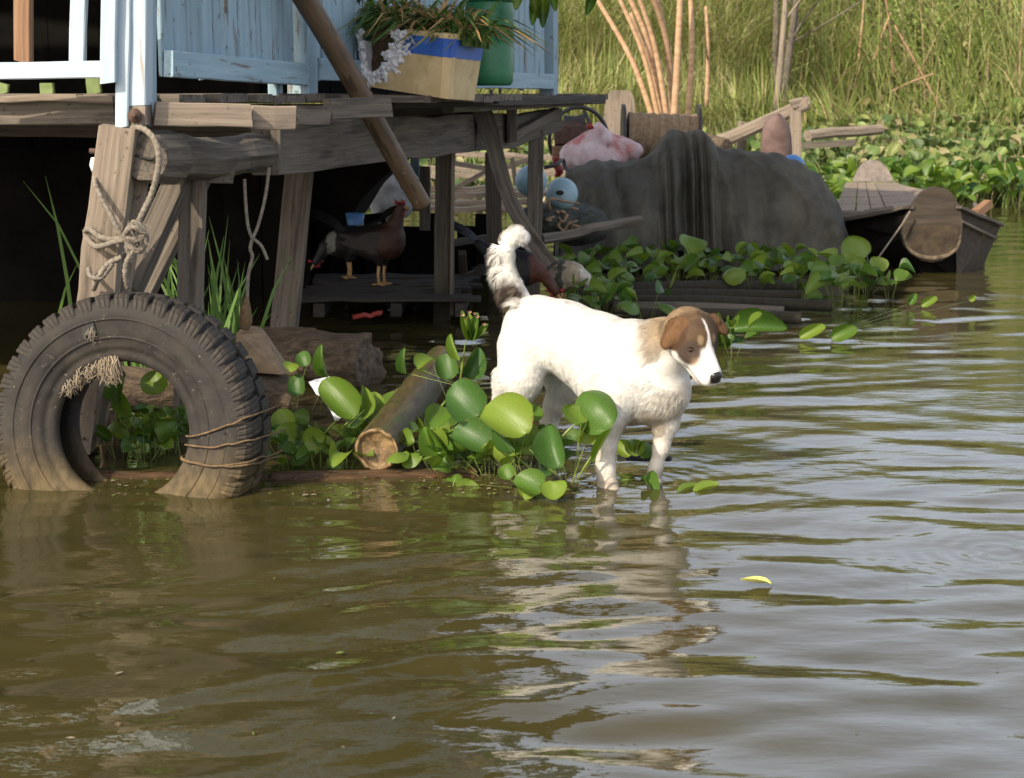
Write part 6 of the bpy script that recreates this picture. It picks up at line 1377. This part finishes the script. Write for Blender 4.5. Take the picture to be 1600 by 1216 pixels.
        # eye patches
        for s in (1, -1):
            d = np.sqrt(((f - .056) / .036) ** 2 + ((r - s * .038) / .025) ** 2 + ((u - .002) / .030) ** 2); put(near * sstep(1.0 - d + nz * .15, .3), (.075, .052, .040))
            d = np.sqrt(((f - .050) / .012) ** 2 + ((r - s * .018) / .009) ** 2 + ((u - .030) / .014) ** 2); put(near * sstep(1 - d, .4) * .8, (.36, .26, .15))
            d = np.sqrt(((f - .085) / .018) ** 2 + ((r - s * .026) / .014) ** 2 + ((u + .012) / .014) ** 2); put(near * sstep(1 - d, .6) * .4, (.34, .22, .13))
            d = np.linalg.norm(q - [.054, s * .031, .008], axis=1); put(near * sstep(.0100 - d, .003), (.02, .014, .01))
        # blaze
        bw = .0026 + np.clip((f - .052) * .38, 0, .022) ; put(near * sstep(bw - np.abs(r + .002), .004) * sstep(f - .012, .012) * sstep(u + .01, .02), (.78, .76, .72))
        # nose and lips
        put(near * sstep(f - .131, .004) * sstep(u + .026, .006) * sstep(.017 - np.abs(r), .004), (.022, .018, .018))
        put(near * np.exp(-((u + .037 + np.clip(.1 - f, 0, 1) * .18) / .003) ** 2) * sstep(f - .055, .02) * sstep(.124 - f, .01) * .65, (.13, .09, .08))
        # ears
        for k, (cc, rr, R, _) in enumerate(ears):
            e = (V - cc) @ R; d = np.sqrt((e[:, 0] / (rr[0] + .006)) ** 2 + (e[:, 1] / (rr[1] + .006)) ** 2 + ((e[:, 2] + .004) / .020) ** 2)
            m = sstep(1.28 - d, .12) * near; put(m, (.145, .078, .036)); put(m * sstep(np.abs(e[:, 1]) / rr[1] + .25 * np.clip(e[:, 0] / rr[0], 0, 1) - .88 + nz * .1, .2) * .85, (.06, .035, .022))  # ear edges darker, partly to paint the shadow along them
        # dark tail root and stripe down the rump
        tb = P(802, 468, 4.79); d = np.sqrt(((V[:, 0] - tb[0] - .3 * (tb[2] - V[:, 2])) / .040) ** 2 + ((V[:, 1] - tb[1]) / .09) ** 2 + ((V[:, 2] - tb[2]) / .062) ** 2)
        put(sstep(1.0 - d + nz * .25, .45), (.045, .032, .026))
        a_, b_ = P(803, 478, 4.74), P(783, 524, 4.70); ab = b_ - a_; tt = np.clip(((V - a_) @ ab) / (ab @ ab), 0, 1); d = np.linalg.norm(V - a_ - tt[:, None] * ab, axis=1)
        put(sstep(.026 - d + nz * .010, .014), (.07, .045, .035))
        for (px, py, r_) in ((832, 473, .012), (822, 470, .008), (888, 475, .006), (905, 480, .005)):
            d = np.linalg.norm((V - P(px, py, 4.62)) * [1, .35, 1], axis=1); put(sstep(r_ - d + nz * .004, .006) * .5, (.35, .3, .26))
        # grubby lower legs / belly and pinkish skin
        put(sstep(.16 - V[:, 2] + nz * .03, .08) * .28 * (1 - near), (.52, .40, .28))
        d = np.linalg.norm((V - P(1000, 662, 4.42)) * [.55, .4, 1], axis=1); put(sstep(.045 - d + nz * .03, .04) * .7, (.36, .30, .22)); d = np.linalg.norm((V - P(1050, 625, 4.38)) * [.8, .4, .7], axis=1); put(sstep(.035 - d + nz * .03, .04) * .45, (.45, .38, .28))
        put(sstep(.035 - V[:, 2] + nz * .015, .03) * .65, (.22, .16, .10))
        st = vnoise(V * [1, 1, .3], 150, 21, 2); dch = np.linalg.norm((V - P(1035, 635, 4.40)) * [.7, .4, .8], axis=1); dch2 = np.linalg.norm((V - P(985, 655, 4.42)) * [.45, .4, 1], axis=1)
        kk = np.maximum(sstep(.05 - dch, .04), sstep(.04 - dch2, .03)); put(kk * sstep(st - .05, .3) * .55 * (1 - near), (.42, .34, .23)); put(sstep(st - .15, .3) * .14 * (1 - near), (.55, .47, .36))
        return np.clip(c * (1 + .05 * nf[:, None]), 0, 1)
    Ccol = colour(V)
    t = thing('dog', 'white dog with brown patched head and curled tail standing in shallow water', 'dog', (V[:, 0].mean(), V[:, 1].mean(), 0))
    m_, nt, b = newmat('dog_coat'); at = NN(nt, 'ShaderNodeAttribute', attribute_name='col'); nt.links.new(at.outputs['Color'], b.inputs['Base Color'])
    b.inputs['Roughness'].default_value = .8; b.inputs['Specular IOR Level'].default_value = .2; b.inputs['Subsurface Weight'].default_value = .0
    mk('body', V, F, m_, t, True, None, Ccol)
    # nose, eyes
    mn = pmat('wet_nose', (.012, .01, .01), (.03, .025, .025), (1, 1, 1), 60, 'object', .28, .5, .001)
    def fn(p):
        d = sd_ell(p, hp(.130, 0, -.010), (.0135, .0185, .0160), HM)
        for s in (1, -1): d = smax(d, -(np.linalg.norm(p - hp(.1425, s * .0085, -.012), axis=1) - .0042), .003)
        return d
    Vn, Fn = surface_nets(fn, hp(.131, 0, -.012) - .024, hp(.131, 0, -.012) + .024, .0014); mk('nose', Vn, Fn, mn, t, True)
    me_ = pmat('eye', (.012, .008, .005), (.03, .015, .008), (1, 1, 1), 10, 'object', .08, 0)
    for s in (1, -1):
        cc = hp(.0505, s * .0315, .0065); Ve, Fe = g_lathe([(.0085 * math.sin(a), -.0085 * math.cos(a)) for a in np.linspace(0, math.pi, 12)], 16, cc); mk('eye', Ve, Fe, me_, t, True)
        for sg, off in ((1, .0042), (-1, -.005)):   # lids, half closed
            pts_ = [hp(.0505 + .0085 * math.cos(q) * .9, s * (.0315 + .0095 * math.sin(q) + .003), .0065 + off * math.cos(q * .9)) for q in np.linspace(-1.2, 1.4, 7)]
            Vl, Fl, _ = g_tube(smooth_path(pts_, 12), [.0015, .0032, .0034, .0015], 6); mk('eyelid', Vl, Fl, m_, t, True, None, np.tile([[.07, .045, .035]], (len(Vl), 1)))
    # fur: short tapered hairs lying along the coat
    N = sd_normals(sd, V); lenf = np.linalg.norm
    tri = F[:, [0, 1, 2]]; tri2 = F[:, [0, 2, 3]]; TT = np.vstack([tri, tri2]); A = lenf(np.cross(V[TT[:, 1]] - V[TT[:, 0]], V[TT[:, 2]] - V[TT[:, 0]]), axis=1)
    nh = 190000; ti = RNG.choice(len(TT), nh, p=A / A.sum()); r1 = np.sqrt(RNG.random(nh)); r2 = RNG.random(nh); wv = np.stack([1 - r1, r1 * (1 - r2), r1 * r2], 1)
    B = (V[TT[ti]] * wv[..., None]).sum(1); Nn = (N[TT[ti]] * wv[..., None]).sum(1); Nn /= np.maximum(1e-6, lenf(Nn, axis=1))[:, None]
    keep = B[:, 2] > .015; B, Nn = B[keep], Nn[keep]; nh = len(B)
    q = (B - HCn) @ HM / HS; onhead = (lenf(q, axis=1) < .15) & (q[:, 0] > -.005 + .02 * vnoise(B, 30, 5))
    back = unit((-.85, .45, 0)); D = np.tile(back * .8 + V3(0, 0, -.55), (nh, 1))
    Dh = -Fh * .8 + 0 * Uh; D[onhead] = Dh
    leg = (B[:, 2] < .19); D[leg] = V3(-.15, .1, -1)
    tl = (B[:, 0] < P(815, 450, 4.8)[0]) & (B[:, 2] > P(800, 470, 4.8)[2] - .0)
    tailpath = np.array([P(822, 486, 4.78), P(806, 458, 4.8), P(793, 428, 4.82), P(790, 398, 4.82), P(797, 376, 4.82), P(808, 367, 4.82), P(817, 371, 4.82)])
    dd = lenf(B[:, None] - tailpath[None], axis=2); ni = dd.argmin(1); tg = np.gradient(tailpath, axis=0); tg /= lenf(tg, axis=1)[:, None]
    left = np.clip(-(B[:, 0] - tailpath[ni][:, 0]) / .02, -1, 1)
    D[tl] = (tg[ni] * np.where(ni < 4, -.15, .7)[:, None] + V3(-.6, -.1, -.45) * np.where(ni < 4, 1, .1)[:, None])[tl]
    D = D + RNG.normal(0, .16, (nh, 3)) + (.25 + .5 * tl[:, None]) * np.stack([vnoise(B, 60, 1), vnoise(B, 60, 2), vnoise(B, 60, 3)], 1)
    D = D - Nn * (D * Nn).sum(1)[:, None]; D /= np.maximum(1e-6, lenf(D, axis=1))[:, None]
    Ln = RNG.uniform(.6, 1.2, nh) * .0115; lift = np.full(nh, .15)
    Ln[onhead] *= .55; Ln[onhead & (q[:, 0] > .06)] *= .6; Ln[leg] *= .55
    Ln[tl] = RNG.uniform(.6, 1.2, tl.sum()) * np.where(ni[tl] < 4, .014 + .020 * np.clip(left[tl], 0, 1), .012); lift[tl] = .45 + .35 * np.clip(left[tl], 0, 1)
    ch = (lenf((B - P(1030, 615, 4.40)) * [.8, .5, .8], axis=1) < .06) | (lenf((B - P(1000, 660, 4.42)) * [.6, .5, 1], axis=1) < .045); Ln[ch & ~onhead] *= 1.5; lift[ch] = .3
    nk = (lenf(B - P(1030, 540, 4.36), axis=1) < .07) & ~onhead; Ln[nk] *= 1.5; lift[nk] = .32
    th = (lenf((B - P(780, 610, 4.62)) * [1.6, .6, .7], axis=1) < .05); Ln[th] *= 1.9; lift[th] = .6
    w0 = RNG.uniform(.0004, .0009, nh); w0[onhead] *= .7
    S = np.cross(D, Nn); tip_d = D + Nn * lift[:, None]; mid = B + D * (Ln * .5)[:, None] + Nn * (Ln * lift * .75)[:, None]; tip = B + D * Ln[:, None] + Nn * (Ln * lift)[:, None] + [0, 0, 0]
    tip[:, 2] -= Ln * .12
    base = B - Nn * .001
    Vf = np.stack([base - S * w0[:, None], base + S * w0[:, None], mid + S * (w0 * .8)[:, None], mid - S * (w0 * .8)[:, None], tip], 1).reshape(-1, 3)
    i5 = np.arange(nh)[:, None] * 5; Ft = np.vstack([i5 + [0, 1, 2], i5 + [0, 2, 3], i5 + [3, 2, 4]])
    Cf = colour(B) * RNG.normal(1, .06, (nh, 1)); Cf = np.clip(Cf, 0, 1)
    o = mk('fur', Vf, Ft, m_, t, True, None, np.repeat(Cf, 5, 0), kind='stuff')
    me = o.data; nv = np.repeat(Nn * .85 + D * .0, 5, 0) + np.repeat(RNG.normal(0, .15, (nh, 3)) + .16 * np.stack([vnoise(B, 90, 11), vnoise(B, 90, 12), vnoise(B, 90, 13)], 1), 5, 0); nv /= lenf(nv, axis=1)[:, None]
    me.normals_split_custom_set_from_vertices(nv.astype(np.float32))
    # whiskers
    mbw = MB()
    for k in range(14):
        s = 1 if k % 2 else -1; a0 = hp(.108 + RNG.uniform(-.01, .008), s * .026, -.03 + RNG.uniform(-.008, .008)); d = HM @ unit(V3(.35, s * .9, -.35 + RNG.normal(0, .3)))
        mbw.add(*g_tube(smooth_path([a0, a0 + d * .016, a0 + d * .03 + [0, 0, -.006]], 5), [.0003, .0001], 4)[:2])
    mw = pmat('whisker', (.5, .45, .4), (.6, .55, .5), (1, 1, 1), 5, 'object', .5, 0); mbw.build('whiskers', mw, t, False, kind='stuff')
dog()
